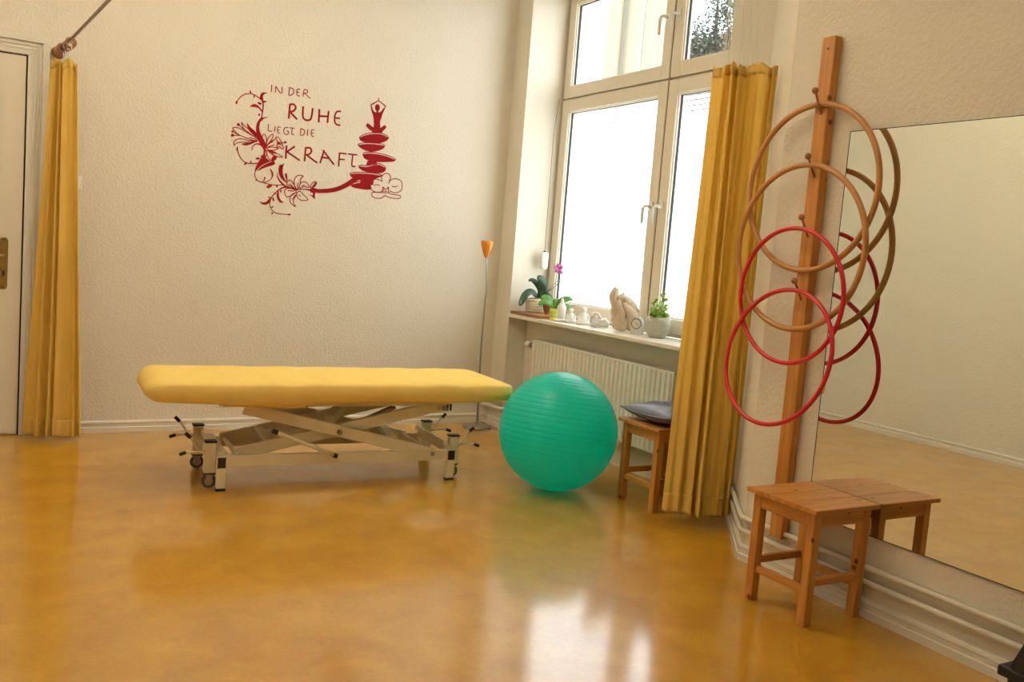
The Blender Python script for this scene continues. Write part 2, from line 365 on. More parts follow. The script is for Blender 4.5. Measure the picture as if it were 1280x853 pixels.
for i, (y0, y1, z0, z1, t) in enumerate(sashes):
    m = MB(); ring(m, y0, y1, z0, z1, t, XW - .012, XW + .05)
    ring(m, y0 + t - .006, y1 - t + .006, z0 + t - .006, z1 - t + .006, .014, XW + .0, XW + .05)
    so = m.build('sash', 'upvc', w1, bevel=0.004)
    m = MB(); ring(m, y0 + t + .006, y1 - t - .006, z0 + t + .006, z1 - t - .006, .004, XW + .012, XW + .03); m.build('pane_seal', 'dark_gap', so)
    MB().box((XW + .018, y0 + t, z0 + t), (XW + .024, y1 - t, z1 - t)).build('pane', 'glass', so)
    MB().box((XW - .004, y0 - .004 if i % 2 == 0 else y1, z0), (XW + .012, y0 if i % 2 == 0 else y1 + .004, z1)).build('gasket', 'dark_gap', so)
    if i >= 2:
        gy0, gy1, gz0, gz1 = y0 + t + .008, y1 - t - .008, z0 + t + .008, z1 - t - .008
        MB().box((XW + .026, gy0, gz0), (XW + .028, gy1 - (.02 if i == 2 else 0.01), gz1 - .135)).build('frosted_film', 'film', so)
        for k in range(4):
            zt = gz1 - .012 - k * .032
            MB().box((XW + .026, gy0, zt - .024), (XW + .028, gy1 - .02, zt)).build('film_stripe', 'film', so)
    # handle
    hy = y0 + .045 if i % 2 == 0 else y1 - .045
    hz0 = 2.845 if i < 2 else 1.665
    MB().box((XW - .022, hy - .013, hz0 - .035), (XW - .012, hy + .013, hz0 + .035)).build('handle_base', 'white_plastic', so, bevel=.003)
    sgn = 1 if i % 2 == 0 else 1
    MB().tube([(XW - .02, hy, hz0), (XW - .055, hy, hz0 + .005), (XW - .062, hy + .012 * sgn, hz0 + .004), (XW - .062, hy + .03 * sgn, hz0 - .01), (XW - .060, hy + .034 * sgn, hz0 - .05), (XW - .058, hy + .034 * sgn, hz0 - .105)], [.009, .009, .010, .011, .010, .009], 10).build('window_handle', 'white_plastic', so, smooth=True)
ex = CH1[0] - CH0[0]; ey = CH1[1] - CH0[1]
def chy(x): return CH0[1] + (x - CH0[0]) * ey / ex
sill = struct(MB().prism([(3.325, 3.62), (XW + .01, chy(3.64) + .02), (XW + .01, YP), (3.325, YP)], 0.835, 0.86).build('trim_1', 'gloss_white', bevel=0.004))
# ------------------------------------------------------------------ pipes along the wall
def pipe(name, pts, label, r=0.0115):
    o = MB().tube(pts, r, 12).build(name, 'gloss_white', smooth=True)
    return tag(o, label, 'pipe')
cx, cy = cn.x, cn.y
for z, nm in ((0.198, 'upper'), (0.140, 'lower')):
    off = 0.020
    c0 = Vector((CH0[0] - off, CH0[1] - 0.00, z)); c1 = Vector((3.44 + cx * off, chy(3.44) + cy * off, z))
    a = c0 + Vector((0, -0.03, 0)); b = c0 + (c1 - c0).normalized() * .035
    pipe('heating_pipe', [(XM - off, YF + .02, z), a, c0 + Vector((.0, -.004, 0)), b, c1],
         'cream heating pipe above the baseboard, %s of two under the mirror' % nm)
for z, nm in ((0.205, 'upper'), (0.145, 'lower')):
    pipe('heating_pipe', [(XP - .06, YB - .004, z), (XP - .06, YB - .03, z), (XP - .045, YB - .06, z), (XP - .034, YB - .09, z), (XP - .034, YP - .015, z), (XP - .02, YP - .035, z), (XP + .05, YP - .04, z), (3.42, YP - .04, z), (3.44, YP - .06, z), (3.44, 5.62, z)],
         'cream heating pipe bent around the pier behind floor lamp, %s of two' % nm, .013)
# ------------------------------------------------------------------ radiator
RY0, RY1, RZ0, RZ1, RX0, RX1 = 3.98, 5.56, 0.20, 0.70, 3.388, 3.485
rad = thing('radiator', (3.42, 4.77, 0.0), 'cream ribbed panel radiator below the window sill', 'radiator')
m = MB(); n = 34; vs = []; w = (RY1 - RY0 - .03) / n
for i in range(n):
    y = RY0 + .015 + i * w
    for dy, dx in ((0, 0.010), (.22, 0.010), (.32, 0), (.90, 0)): vs.append((y + dy * w, RX0 + dx))
vs.append((RY1 - .015, RX0 + .010))
pl = [(x, y) for y, x in vs] + [(RX0 + .02, RY1 - .015), (RX0 + .02, RY0 + .015)]
m.prism(pl, RZ0 + .012, RZ1 - .012); m.build('front_panel', 'radiator', rad)
MB().box((RX1 - .012, RY0 + .015, RZ0 + .01), (RX1, RY1 - .015, RZ1 - .01)).build('rear_panel', 'radiator', rad)
for y in (RY0, RY1 - .012): MB().box((RX0, y, RZ0), (RX1, y + .012, RZ1)).build('side_cover', 'radiator', rad, bevel=.003)
m = MB(); m.box((RX0 + .002, RY0, RZ1 - .012), (RX0 + .018, RY1, RZ1 + .002)); m.box((RX1 - .018, RY0, RZ1 - .012), (RX1, RY1, RZ1 + .002))
for i in range(60):
    y = RY0 + .02 + i * (RY1 - RY0 - .04) / 59; m.box((RX0 + .016, y, RZ1 - .010), (RX1 - .016, y + .010, RZ1))
m.build('top_grille', 'radiator', rad)
MB().box((RX0, RY0, RZ0), (RX1, RY1, RZ0 + .012)).build('bottom_rail', 'radiator', rad)
MB().tube([(3.41, RY1, .655), (3.41, RY1 + .03, .655)], .012, 12).build('valve', 'steel', rad)
tv = MB(); tv.tube([(3.41, RY1 + .028, .655), (3.41, RY1 + .05, .655)], .022, 14); tvo = tv.build('valve_collar', 'steel', rad)
MB().tube([(3.41, RY1 + .05, .655), (3.41, RY1 + .105, .655)], [.019, .022], 14).build('thermostat', 'white_plastic', rad)
for y in (RY0 + .1, RY1 - .1): MB().box((RX1 - .002, y, .45), (XN, y + .03, .5)).build('bracket', 'radiator', rad)
# ------------------------------------------------------------------ mirror, hoop rack
mir = thing('wall_mirror', (XM - .004, 1.6, .32), 'large frameless mirror fixed to the wall beside the hoop post', 'mirror')
MB().box((XM - .006, 0.55, 0.32), (XM - .001, 2.572, 1.895)).build('mirror_glass', 'mirror', mir)
m = MB(); ring(m, 0.548, 2.574, 0.318, 1.897, .0025, XM - .007, XM - .0005); m.build('mirror_edge', 'dark_gap', mir)
PXF, PY0, PY1 = 2.945, 2.668, 2.736
post = thing('hoop_post', (2.967, 2.70, .175), 'tall square pine post with four round-headed pegs on the wall', 'rack')
MB().box((PXF, PY0, .175), (XM - .001, PY1, 2.285)).build('beam', 'pine_z', post, bevel=.004)
pegs = [(1.983, 2.052), (1.728, 1.789), (1.480, 1.542), (1.217, 1.280)]
for z0, z1 in pegs:
    pg = MB().tube([(PXF + .01, 2.702, z0 - .022), (2.882, 2.683, z1 - .004)], .0045, 10).build('peg', 'peg_wood', post, smooth=True)
    MB().ball((2.876, 2.681, z1 + .002), .0135, 16).build('peg_head', 'peg_wood', pg, smooth=True)
for z in (2.235, .28): MB().lathe([(.005, 0), (.005, .002)], (PXF - .0015, 2.70, z), 10, M4=Matrix.Rotation(PI / 2, 3, 'Y')).build('screw_hole', 'black', post)
hoops = [((2.932, 2.706, 1.668), .341, 'hoop_wood', 'large natural wood hoop on the topmost peg of the post', 0.00, 0.012),
         ((2.906, 2.714, 1.420), .341, 'hoop_wood', 'large natural wood hoop on the second peg from the top', 0.0, 0.012),
         ((2.884, 2.711, 1.217), .281, 'red_plastic', 'small red hoop on the third peg, above the other red hoop', 0.0, 0.0095),
         ((2.840, 2.704, 0.962), .281, 'red_plastic', 'small red hoop on the lowest peg of the post', 0.20, 0.0095)]
for c, r, mt, lb, tilt, tr in hoops:
    pts = []
    for k in range(72):
        a = 2 * PI * k / 72; y, z = r * math.sin(a), r * math.cos(a)
        pts.append((c[0] + z * tilt, c[1] + y, c[2] + z))
    o = MB().tube(pts, tr, 12, closed=True).build('hoop', mt, smooth=True)
    tag(o, lb, 'hoop', 'gymnastic hoops hung on the post')
# ------------------------------------------------------------------ stools
def stool(loc, rz, label):
    t = thing('wooden_stool', loc, label, 'stool', 'low pine stools', rz)
    hw, lw, zt = .155, .038, .455       # half footprint, leg width
    def P(m, name, mat, b=.003): return m.build(name, mat, t, bevel=b, local=True)
    for sx in (-1, 1):
        for sy in (-1, 1):
            a = (sx * hw if sx < 0 else hw - lw, sy * hw if sy < 0 else hw - lw)
            P(MB().box((a[0], a[1], 0), (a[0] + lw, a[1] + lw, zt - .02)), 'leg', 'pine_z')
    for i in range(3):
        y0 = -.178 + i * .11867
        P(MB().box((-.178, y0 + .0006, zt - .018), (.178, y0 + .1180, zt)), 'seat_plank', 'pine_x', .0025)
    for s in (-1, 1):
        P(MB().box((-hw + lw, s * (hw - .012) - .009, zt - .075), (hw - lw, s * (hw - .012) + .009, zt - .018)), 'apron', 'pine_x')
        P(MB().box((s * (hw - .012) - .009, -hw + lw, zt - .075), (s * (hw - .012) + .009, hw - lw, zt - .018)), 'apron', 'pine_y')
        P(MB().box((-hw + lw, s * (hw - .019) - .010, .150), (hw - lw, s * (hw - .019) + .010, .180)), 'stretcher', 'pine_x')
        P(MB().box((s * (hw - .019) - .010, -hw + lw, .118), (s * (hw - .019) + .010, hw - lw, .148)), 'stretcher', 'pine_y')
    return t
stool((2.802, 2.400, 0), 0.0, 'empty pine stool standing against the mirror')
stool((3.190, 3.790, 0), 0.0, 'pine stool with a dark cushion between ball and window curtain')
# cushion
cu = thing('seat_cushion', (3.20, 3.785, .456), 'shiny dark blue-grey cushion lying on the stool by the radiator', 'cushion')
m = MB(); n = 20; vs = []
def cush(u, v, s):
    e = max(0.0, (1 - abs(u) ** 2.6)) * max(0.0, (1 - abs(v) ** 2.6)); pin = 1 - .10 * (1 - abs(u)) * 0 - .07 * (1 - u * u) * (abs(v) > .999) * 0
    x = .175 * u * (1 - .07 * (1 - v * v) * abs(u) ** 4 * 0.6); y = .185 * v * (1 - .07 * (1 - u * u) * abs(v) ** 4 * .6)
    z = .050 + s * (.052 if s > 0 else .049) * e ** .55 + .010 * (u * u * v * v) + (.004 * math.sin(9 * u + 4 * v) + .003 * math.sin(14 * v - 5 * u)) * e * (s > 0)
    return (x, y, max(z, .001))
for s in (1, -1):
    g = [[cush(-1 + 2 * i / n, -1 + 2 * j / n, s) for j in range(n + 1)] for i in range(n + 1)]
    m.add([p for r_ in g for p in r_], [(i * (n + 1) + j, (i + 1) * (n + 1) + j, (i + 1) * (n + 1) + j + 1, i * (n + 1) + j + 1) for i in range(n) for j in range(n)])
co = m.build('cushion_cover', 'cushion', cu, smooth=True, local=True)
bm = bmesh.new(); bm.from_mesh(co.data); bmesh.ops.remove_doubles(bm, verts=bm.verts, dist=.0008); bmesh.ops.recalc_face_normals(bm, faces=bm.faces); bm.to_mesh(co.data); bm.free()
pts = [(.175 * a, .185 * b, cush(a, b, 1)[2]) for a, b in [(-1 + i / 5, -1) for i in range(10)] + [(1, -1 + i / 5) for i in range(10)] + [(1 - i / 5, 1) for i in range(10)] + [(-1, 1 - i / 5) for i in range(10)]]
MB().tube(pts, .0035, 6, closed=True).build('piping', 'cushion', cu, smooth=True, local=True)
cu.rotation_euler = (0, 0, math.radians(6))
# ------------------------------------------------------------------ exercise ball
BR = .333
bl = thing('exercise_ball', (2.772, 4.190, 0), 'big turquoise exercise ball resting on the floor beside the treatment table', 'ball')
prof = []; n = 220
for i in range(n + 1):
    a = PI * i / n; r = BR
    lat = math.degrees(a) - 90
    if abs(lat) < 66:
        ph = (lat / 5.2) % 1.0
        d = min(ph, 1 - ph)
        if d < .12: r -= .0026 * (1 - d / .12)
    prof.append((max(.0015, r * math.sin(a)), -r * math.cos(a)))
tilt = Matrix.Rotation(math.radians(7), 3, 'Y') @ Matrix.Rotation(math.radians(-4), 3, 'X')
MB().lathe(prof, (0, 0, BR), 96, M4=tilt).build('ball_skin', 'ball', bl, smooth=True, local=True)
MB().lathe([(.012, 0), (.012, .003), (.008, .004)], Vector((0, 0, BR)) + tilt @ Vector((0, 0, BR - .002)), 14, M4=tilt).build('valve_plug', 'white_plastic', bl, local=True)
# ------------------------------------------------------------------ treatment table
tb = thing('treatment_table', (1.655, 4.778, 0), 'height-adjustable treatment table with yellow fitted cover and cream scissor frame', 'treatment table', None, math.radians(-2.6))
def T(m, name, mat, b=.003, smooth=False, parent=None): return m.build(name, mat, parent or tb, bevel=b, local=True, smooth=smooth)
# padded top: rounded block
def rblock(L, Wd, z0, z1, r):
    m = MB(); nu = 60; nv = 28; g = []
    # cross section around the width, swept along the length with rounded ends
    secs = []
    for i in range(nu + 1):
        u = -1 + 2 * i / nu; x = L / 2 * u
        e = min(1.0, (L / 2 - abs(x)) / r); k = math.sqrt(max(0.0, 1 - (1 - e) ** 2))
        secs.append((x, k))
    for x, k in secs:
        hw = Wd / 2 - .10 * (1 - k); zz1 = z1 - (z1 - z0) * .42 * (1 - k); zz0 = z0 + (z1 - z0) * .25 * (1 - k)
        row = []
        for j in range(nv):
            a = 2 * PI * j / nv; ca, sa = math.cos(a), math.sin(a); p = 6.5
            yy = math.copysign(abs(ca) ** (2 / p), ca) * hw; zz = (zz0 + zz1) / 2 + math.copysign(abs(sa) ** (2 / p), sa) * (zz1 - zz0) / 2
            zz += .004 * math.sin(x * 7.0 + 1) * (sa < -.3) - .016 * max(0, 1 - abs(x + .40) / .5) * (sa < -.3)
            zz += .0025 * math.sin(23 * x + 3 * yy) * math.sin(31 * yy + 4 * x) * (sa > 0)
            row.append((x, yy, zz))
        g.append(row)
    vs = [p for r_ in g for p in r_]
    fs = [(i * nv + j, i * nv + (j + 1) % nv, (i + 1) * nv + (j + 1) % nv, (i + 1) * nv + j) for i in range(nu) for j in range(nv)] + [list(range(nv)), [nu * nv + j for j in range(nv)][::-1]]
    return m.add(vs, fs)
T(rblock(1.985, .65, .450, .566, .11), 'padded_top', 'mattress', 0, True)
yF, yBk = -.215, .245                         # planes of front and rear frames (local)
up = MB()
for y in (yF + .03, yBk - .03): up.bar((-.62, y, .435), (.62, y, .435), .03, .032)
up.bar((-.62, yF + .03, .435), (-.62, yBk - .03, .435), .03, .032); up.bar((.62, yF + .03, .435), (.62, yBk - .03, .435), .03, .032)
T(up, 'upper_frame', 'cream_metal')
for y in (yF + .012, yBk - .012):
    for x in (-.48, -.20): T(MB().box((x - .004, y - .004, .415), (x + .004, y + .004, .452)), 'end_cap', 'black', 0)
T(MB().box((-.50, yF + .006, .412), (-.20, yF + .016, .446)), 'slide_plate', 'cream_metal')
T(MB().box((-.62, yF + .02, .436), (.62, yBk - .02, .456)), 'base_board', 'cream_metal')
# base frame
for y in (yF, yBk): T(MB().bar((-.625, y, .148), (.625, y, .142), .032, .056), 'side_rail', 'cream_metal')
for x in (-.62, .63): T(MB().bar((x, yF + .01, .172), (x, yBk - .01, .172), .05, .04), 'cross_beam', 'cream_metal')
T(MB().bar((.60, yF + .02, .205), (.60, yBk, .205), .012, .03), 'pedal_bar', 'cream_metal')
T(MB().bar((-.655, yF + .02, .205), (-.655, yBk, .205), .012, .03), 'pedal_bar', 'cream_metal')
for x in (-.625, .628):
    pc = T(MB().box((x - .022, yF - .035, .012), (x + .022, yF - .003, .174)), 'foot_post', 'cream_metal')
    T(MB().box((x - .024, yF - .037, .0), (x + .024, yF - .001, .013)), 'foot_cap', 'black', .002, parent=pc)
    T(MB().box((x - .020, yF - .037, .118), (x + .020, yF - .034, .172)), 'tube_cap', 'black', .001, parent=pc)
for sx, x in ((-1, -.672), (1, .668)):
    for y in (yF + .045, yBk):
        c = T(MB().box((x - .027, y - .022, .078), (x + .027, y + .022, .236)), 'column', 'cream_metal')
        T(MB().box((x - .030, y - .025, .236), (x + .030, y + .025, .246)), 'column_cap', 'black', .002, parent=c)
        T(MB().box((x - .030, y - .024, .073), (x + .030, y + .024, .080)), 'column_foot', 'black', .001, parent=c)
        cs = T(MB().tube([(x, y - .011, .036), (x, y + .011, .036)], .036, 22), 'caster_wheel', 'rubber', .003)
        T(MB().tube([(x, y - .0125, .036), (x, y + .0125, .036)], .022, 16), 'wheel_hub', 'steel', 0, parent=cs)
        f = MB(); f.box((x - .016, y - .019, .03), (x + .016, y - .014, .074)); f.box((x - .016, y + .014, .03), (x + .016, y + .019, .074)); f.box((x - .022, y - .02, .068), (x + .026, y + .02, .074))
        T(f, 'caster_fork', 'steel', .001, parent=cs)
        # pedals
        pd = T(MB().tube([(x + sx * .02, y, .19), (x + sx * .05, y, .19), (x + sx * .085, y - .004, .245), (x + sx * .108, y - .006, .275)], .006, 8), 'pedal', 'cream_metal', 0, True)
        T(MB().tube([(x + sx * .098, y - .005, .262), (x + sx * .122, y - .007, .286)], .0095, 8), 'pedal_grip', 'black', 0, parent=pd)
        pd = T(MB().tube([(x + sx * .02, y - .02, .185), (x + sx * .06, y - .022, .192), (x + sx * .105, y - .026, .195), (x + sx * .13, y - .03, .19)], .006, 8), 'pedal', 'cream_metal', 0, True)
        T(MB().tube([(x + sx * .12, y - .029, .193), (x + sx * .15, y - .033, .183)], .0095, 8), 'pedal_grip', 'black', 0, parent=pd)
# scissor arms
for y, dy in ((yF + .012, 0), (yBk - .012, 0)):
    s_ = 1 if y < 0 else -1
    T(MB().bar((-.52, y, .415), (.52, y, .152), .024, .062), 'scissor_arm', 'cream_metal')
    T(MB().bar((-.56, y + s_ * .03, .170), (.60, y + s_ * .03, .422), .024, .062), 'scissor_arm', 'cream_metal')
for x, z in ((-.54, .172), (.50, .170), (-.47, .40), (.56, .405), (.02, .29)):
    T(MB().tube([(x, yF + .02, z), (x, yBk - .02, z)], .012, 10), 'cross_tube', 'cream_metal', 0, True)
T(MB().bar((-.36, yF + .05, .20), (-.36, yBk - .05, .22), .05, .03), 'cross_brace', 'cream_metal')
T(MB().bar((.30, yF + .05, .225), (.36, yBk - .05, .23), .05, .03), 'cross_brace', 'cream_metal')
T(MB().bar((-.05, yF + .1, .33), (.12, yBk - .06, .37), .05, .05), 'cross_brace', 'cream_metal')
mo = T(MB().tube([(-.35, .03, .22), (.10, .04, .25)], .035, 14), 'motor', 'cream_metal', 0, True)
T(MB().tube([(.10, .04, .25), (.38, .045, .37)], .016, 12), 'motor_rod', 'steel', 0, True, parent=mo)
lv = T(MB().tube([(-.37, yF - .045, .302), (-.05, yF - .040, .168)], .0105, 12), 'foot_lever', 'cream_metal', 0, True)
for p, q in (((-.385, yF - .045, .308), (-.358, yF - .045, .297)), ((-.056, yF - .040, .1705), (-.036, yF - .040, .162))):
    T(MB().tube([p, q], .0135, 12), 'lever_cap', 'black', 0, parent=lv)
for x, z, y in ((.52, .152, yF - .001), (.585, .405, yF + .014), (-.02, .285, yF - .003)):
    T(MB().tube([(x, y - .018, z), (x, y, z)], .013, 14), 'pivot_bolt', 'steel', 0)
for x in (.605, .625): T(MB().box((x - .004, yF + .010, .392), (x + .004, yF + .02, .428)), 'end_cap', 'black', 0)
# ------------------------------------------------------------------ curtains
def curtain(name, loc, A0, B0, A1, B1, z0, z1, nf, amp0, amp1, seed, mat, label, skew=0.0, hem=.10):
    rnd = random.Random(seed); t = thing(name, loc, label, 'curtain')
    ph = [rnd.uniform(0, 6.28) for _ in range(8)]; nu, nv = nf * 16, 60
    def pt(u, v, out=0.0):
        A = Vector(A0).lerp(Vector(A1), v); B = Vector(B0).lerp(Vector(B1), v); d = (B - A); nrm = Vector((d.y, -d.x)).normalized()
        if nrm.dot(-A) < 0: nrm = -nrm
        amp = amp0 + (amp1 - amp0) * v ** .7
        uu = u + (.35 / nf) * math.sin(2 * PI * u * 1.6 + ph[0] + v * .5) + (.14 / nf) * math.sin(2 * PI * u * 4.1 + ph[6] + v * .7)
        w = math.sin(2 * PI * nf * uu + ph[1] + .5 * math.sin(2.2 * v + ph[2]))
        w = math.copysign(abs(w) ** .8, w)
        a = amp * (0.62 + .38 * math.sin(2 * PI * u * 1.7 + ph[3])) * w + amp * .35 * math.sin(2 * PI * u * 1.1 + ph[4] + v * .8)
        a *= 1 - .6 * max(0, u - .8) / .2
        a += amp * .08 * math.sin(2 * PI * nf * 2.0 * u + ph[5] + v) * v
        p = A + d * (u + .012 * math.sin(5 * v + u * 9 + ph[6])) + nrm * (a + out)
        z = z1 + (z0 - z1) * v + (.012 * math.sin(2 * PI * nf * u * .5 + ph[7]) + .006 * rnd_top[int(u * nu) % len(rnd_top)]) * (1 - v) ** 14 + .012 * math.sin(2 * PI * nf * uu + ph[1] + 1) * v ** 10 * .6
        return (p.x, p.y, z)
    rnd_top = [rnd.uniform(-1, 1) for _ in range(nu + 1)]
    def sheet(v0, v1, n, out=0.0):
        m = MB(); g = [pt(i / nu, v0 + (v1 - v0) * j / n, out) for j in range(n + 1) for i in range(nu + 1)]
        return m.add(g, [(j * (nu + 1) + i, j * (nu + 1) + i + 1, (j + 1) * (nu + 1) + i + 1, (j + 1) * (nu + 1) + i) for j in range(n) for i in range(nu)])
    vh = 1 - hem / (z1 - z0)
    c = sheet(0, 1, nv).build('drape', mat, t, smooth=True, solid=.0016)
    sheet(vh, 1, 6, .0022).build('hem', mat, c, smooth=True, solid=.0010)
    sheet(0, .022, 3, .0022).build('heading_tape', mat, c, smooth=True, solid=.0010)
    return t, pt
ct1, pt1 = curtain('door_curtain', (.35, 5.84, 0), (.262, 5.90), (.398, 5.83), (.168, 5.90), (.475, 5.80), .030, 2.185, 4, .028, .042, 3, 'curtain',
        'yellow curtain hanging from the rod beside the door')
ct2, pt2 = curtain('window_curtain', (3.16, 3.40, 0), (3.045, 3.52), (3.245, 3.27), (2.985, 3.47), (3.298, 3.332), .055, 2.30, 5, .050, .066, 11, 'curtain',
        'yellow curtain gathered at the window beside the hoop post')
# string curtain above the window curtain
m = MB(); rnd = random.Random(5)
for i in range(64):
    t = i / 63.0; x = 3.60 - .42 * t + rnd.uniform(-.02, .02); y = 4.06 - .70 * t + rnd.uniform(-.02, .02)
    pts = [(x + .004 * math.sin(k * 1.3 + i), y + .005 * math.sin(k * 1.7 + i * 2), 3.2 - k * (3.2 - 2.22) / 8) for k in range(9)]
    m.tube(pts, .0013, 4)
so = m.build('string_curtain', 'string'); so['kind'] = 'stuff'
tag(so, 'fine cream string curtain hanging above the gathered yellow window curtain', 'string curtain')
rl = tag(MB().bar((3.62, 4.10, 3.21), (3.165, 3.34, 3.21), .02, .022).build('curtain_rail', 'white_plastic'), 'white curtain rail carrying the string curtain at the window', 'curtain rail')
# curtain rod by the door
rd = thing('curtain_rod', (.32, 5.95, 2.262), 'thin brown curtain rod with wooden end piece and rings above the door', 'curtain rod')
p0 = Vector((.320, 5.952, 2.262)); dr = (Vector((.470, 5.008, 2.380)) - p0).normalized()
MB().tube([p0, p0 + dr * ((YF + .01 - p0.y) / dr.y)], .0085, 12).build('rod', 'rod_metal', rd, smooth=True)
en = MB(); q0 = p0 - dr * .085
en.tube([q0, q0 + dr * .008, q0 + dr * .02, q0 + dr * .03, q0 + dr * .04, q0 + dr * .115, q0 + dr * .125], [.036, .036, .028, .026, .030, .030, .024], 18)
en.build('end_socket', 'rod_wood', rd, smooth=False, bevel=.003)
MB().tube([q0 + dr * .118, q0 + dr * .128], .018, 14).build('socket_bore', 'black', rd)
for k, a in ((.155, .3), (.205, -.35), (.225, .1)):
    c = p0 + dr * k + Vector((0, 0, -.018)); sd = Vector((-dr.y, dr.x, 0)); ax = (sd * math.cos(a) + dr * math.sin(a))
    MB().tube([c + ax * .026 * math.cos(2 * PI * j / 28) + Vector((0, 0, 1)) * .026 * math.sin(2 * PI * j / 28) for j in range(28)], .0045, 8, closed=True).build('curtain_ring', 'rod_wood', rd, smooth=True)
for k in range(5):
    c = p0 + dr * (.05 + .045 * k)
    hk = MB().tube([c + Vector((0, 0, -.03)), c + Vector((.004, 0, -.055)), c + Vector((0, -.004, -.085))], .0022, 6).build('curtain_hook', 'white_plastic', rd)
sw = at(99, 229, 1, YB); sw_t = thing('light_switch', (sw.x, YB, sw.z), 'small white wall switch half hidden by the curtain beside the door', 'switch')
MB().box((sw.x - .05, YB - .010, sw.z - .042), (sw.x + .012, YB - .001, sw.z + .042)).build('switch_plate', 'white_plastic', sw_t, bevel=.003)
MB().box((sw.x - .038, YB - .014, sw.z - .028), (sw.x + .000, YB - .010, sw.z + .028)).build('rocker', 'white_plastic', sw_t, bevel=.002)
# ------------------------------------------------------------------ floor lamp
fl = thing('floor_lamp', (3.14, 5.835, 0), 'slim floor lamp with small orange cone shade in the corner', 'lamp')
MB().lathe([(.105, 0), (.105, .014), (.098, .022), (.03, .026), (.012, .032), (.010, .05)], (3.14, 5.835, 0), 32).build('base', 'steel', fl, smooth=False, bevel=.002)
MB().tube([(3.14, 5.835, .03), (3.128, 5.83, .30), (3.118, 5.825, .60), (3.118, 5.82, .90), (3.118, 5.81, 1.02), (3.105, 5.80, 1.14), (3.088, 5.795, 1.27)], [.008, .008, .007, .006, .0055, .005, .005], 10).build('pole', 'steel', fl, smooth=True)
sh = MB().lathe([(.010, 0), (.016, .008), (.034, .055), (.044, .095), (.047, .118), (.044, .118), (.040, .09), (.028, .05), (.008, .012)], (3.087, 5.794, 1.262), 28).build('lamp_shade', 'orange', fl, smooth=True)
MB().lathe([(.007, 0), (.011, .03), (.013, .05), (.004, .06)], (3.087, 5.794, 1.275), 12).build('bulb', 'white_plastic', fl, smooth=True)
MB().tube([(3.14, 5.73, .004), (3.2, 5.70, .004), (3.27, 5.72, .004), (3.30, 5.80, .004), (3.29, 5.93, .004), (3.27, 6.02, .02)], .003, 6).build('power_cord', 'white_plastic', fl, smooth=True)
# ------------------------------------------------------------------ wall sticker
st = thing('wall_sticker', (1.9, YB, 1.4), 'dark red wall sticker with German motto, lilies, stacked stones and seated figure', 'wall sticker')
YS = YB - .0012
CR = {'a': (280, 95, 7.108), 'b': (280, 190, 10.033), 'c': (380, 110, 5.685), 'm': (270, 90, 4.488)}
def wp(cr, x, y):
    ox, oy, s = CR[cr]; p = at(ox + x / s, oy + y / s, 1, YS); return Vector((p.x, YS, p.z))
def catmull(pts, n=6, closed=False):
    P_ = [Vector(p) for p in pts]; k = len(P_); out = []
    if k < 3 and not closed: return P_
    for i in range(k if closed else k - 1):
        if closed: a, b, c, d = P_[i - 1], P_[i], P_[(i + 1) % k], P_[(i + 2) % k]
        else: a, b, c, d = P_[max(i - 1, 0)], P_[i], P_[i + 1], P_[min(i + 2, k - 1)]
        for j in range(n):
            t = j / n; out.append(.5 * ((2 * b) + (c - a) * t + (2 * a - 5 * b + 4 * c - d) * t * t + (3 * b - a - 3 * c + d) * t ** 3))
    if not closed: out.append(P_[-1])
    return out
NRM = Vector((0, -1, 0)); lay = [0]
def stroke(m, cr, pts, w, smooth=True, closed=False):
    ws = w if isinstance(w, (list, tuple)) else [w] * len(pts)
    q = [Vector((x, y, max(ww * 1.12, 1.15 * CR[cr][2]))) for (x, y), ww in zip(pts, ws)]
    q = catmull(q, 6, closed) if smooth and len(q) > 2 else q
    if closed: q.append(q[0])
    P_ = [wp(cr, v.x, v.y) for v in q]; k = .0050 / 4.488 * 4.488 / CR[cr][2]      # about 5 mm per photo pixel on the wall
    lay[0] += 1; off = NRM * (.00001 * (lay[0] % 60))
    vs = []
    for i, p in enumerate(P_):
        t = (P_[min(i + 1, len(P_) - 1)] - P_[max(i - 1, 0)]).normalized(); s = t.cross(NRM) * (q[i].z * k / 2)
        vs += [p + s + off, p - s + off]
    m.add(vs, [(2 * i, 2 * i + 1, 2 * i + 3, 2 * i + 2) for i in range(len(P_) - 1)])
def fill(m, cr, pts, smooth=True):
    q = [Vector((x, y, 0)) for x, y in pts]; q = catmull(q, 5, True) if smooth else q
    lay[0] += 1; off = NRM * (.00001 * (lay[0] % 60))
    m.add([wp(cr, v.x, v.y) + off for v in q], [list(range(len(q)))])
def ell(m, cr, x, y, rx, ry, a=0.0):
    fill(m, cr, [(x + rx * math.cos(t) * math.cos(a) - ry * math.sin(t) * math.sin(a), y + rx * math.cos(t) * math.sin(a) + ry * math.sin(t) * math.cos(a)) for t in [2 * PI * k / 18 for k in range(18)]], False)
def dec(m, name): return m.build(name, 'red_vinyl', st)
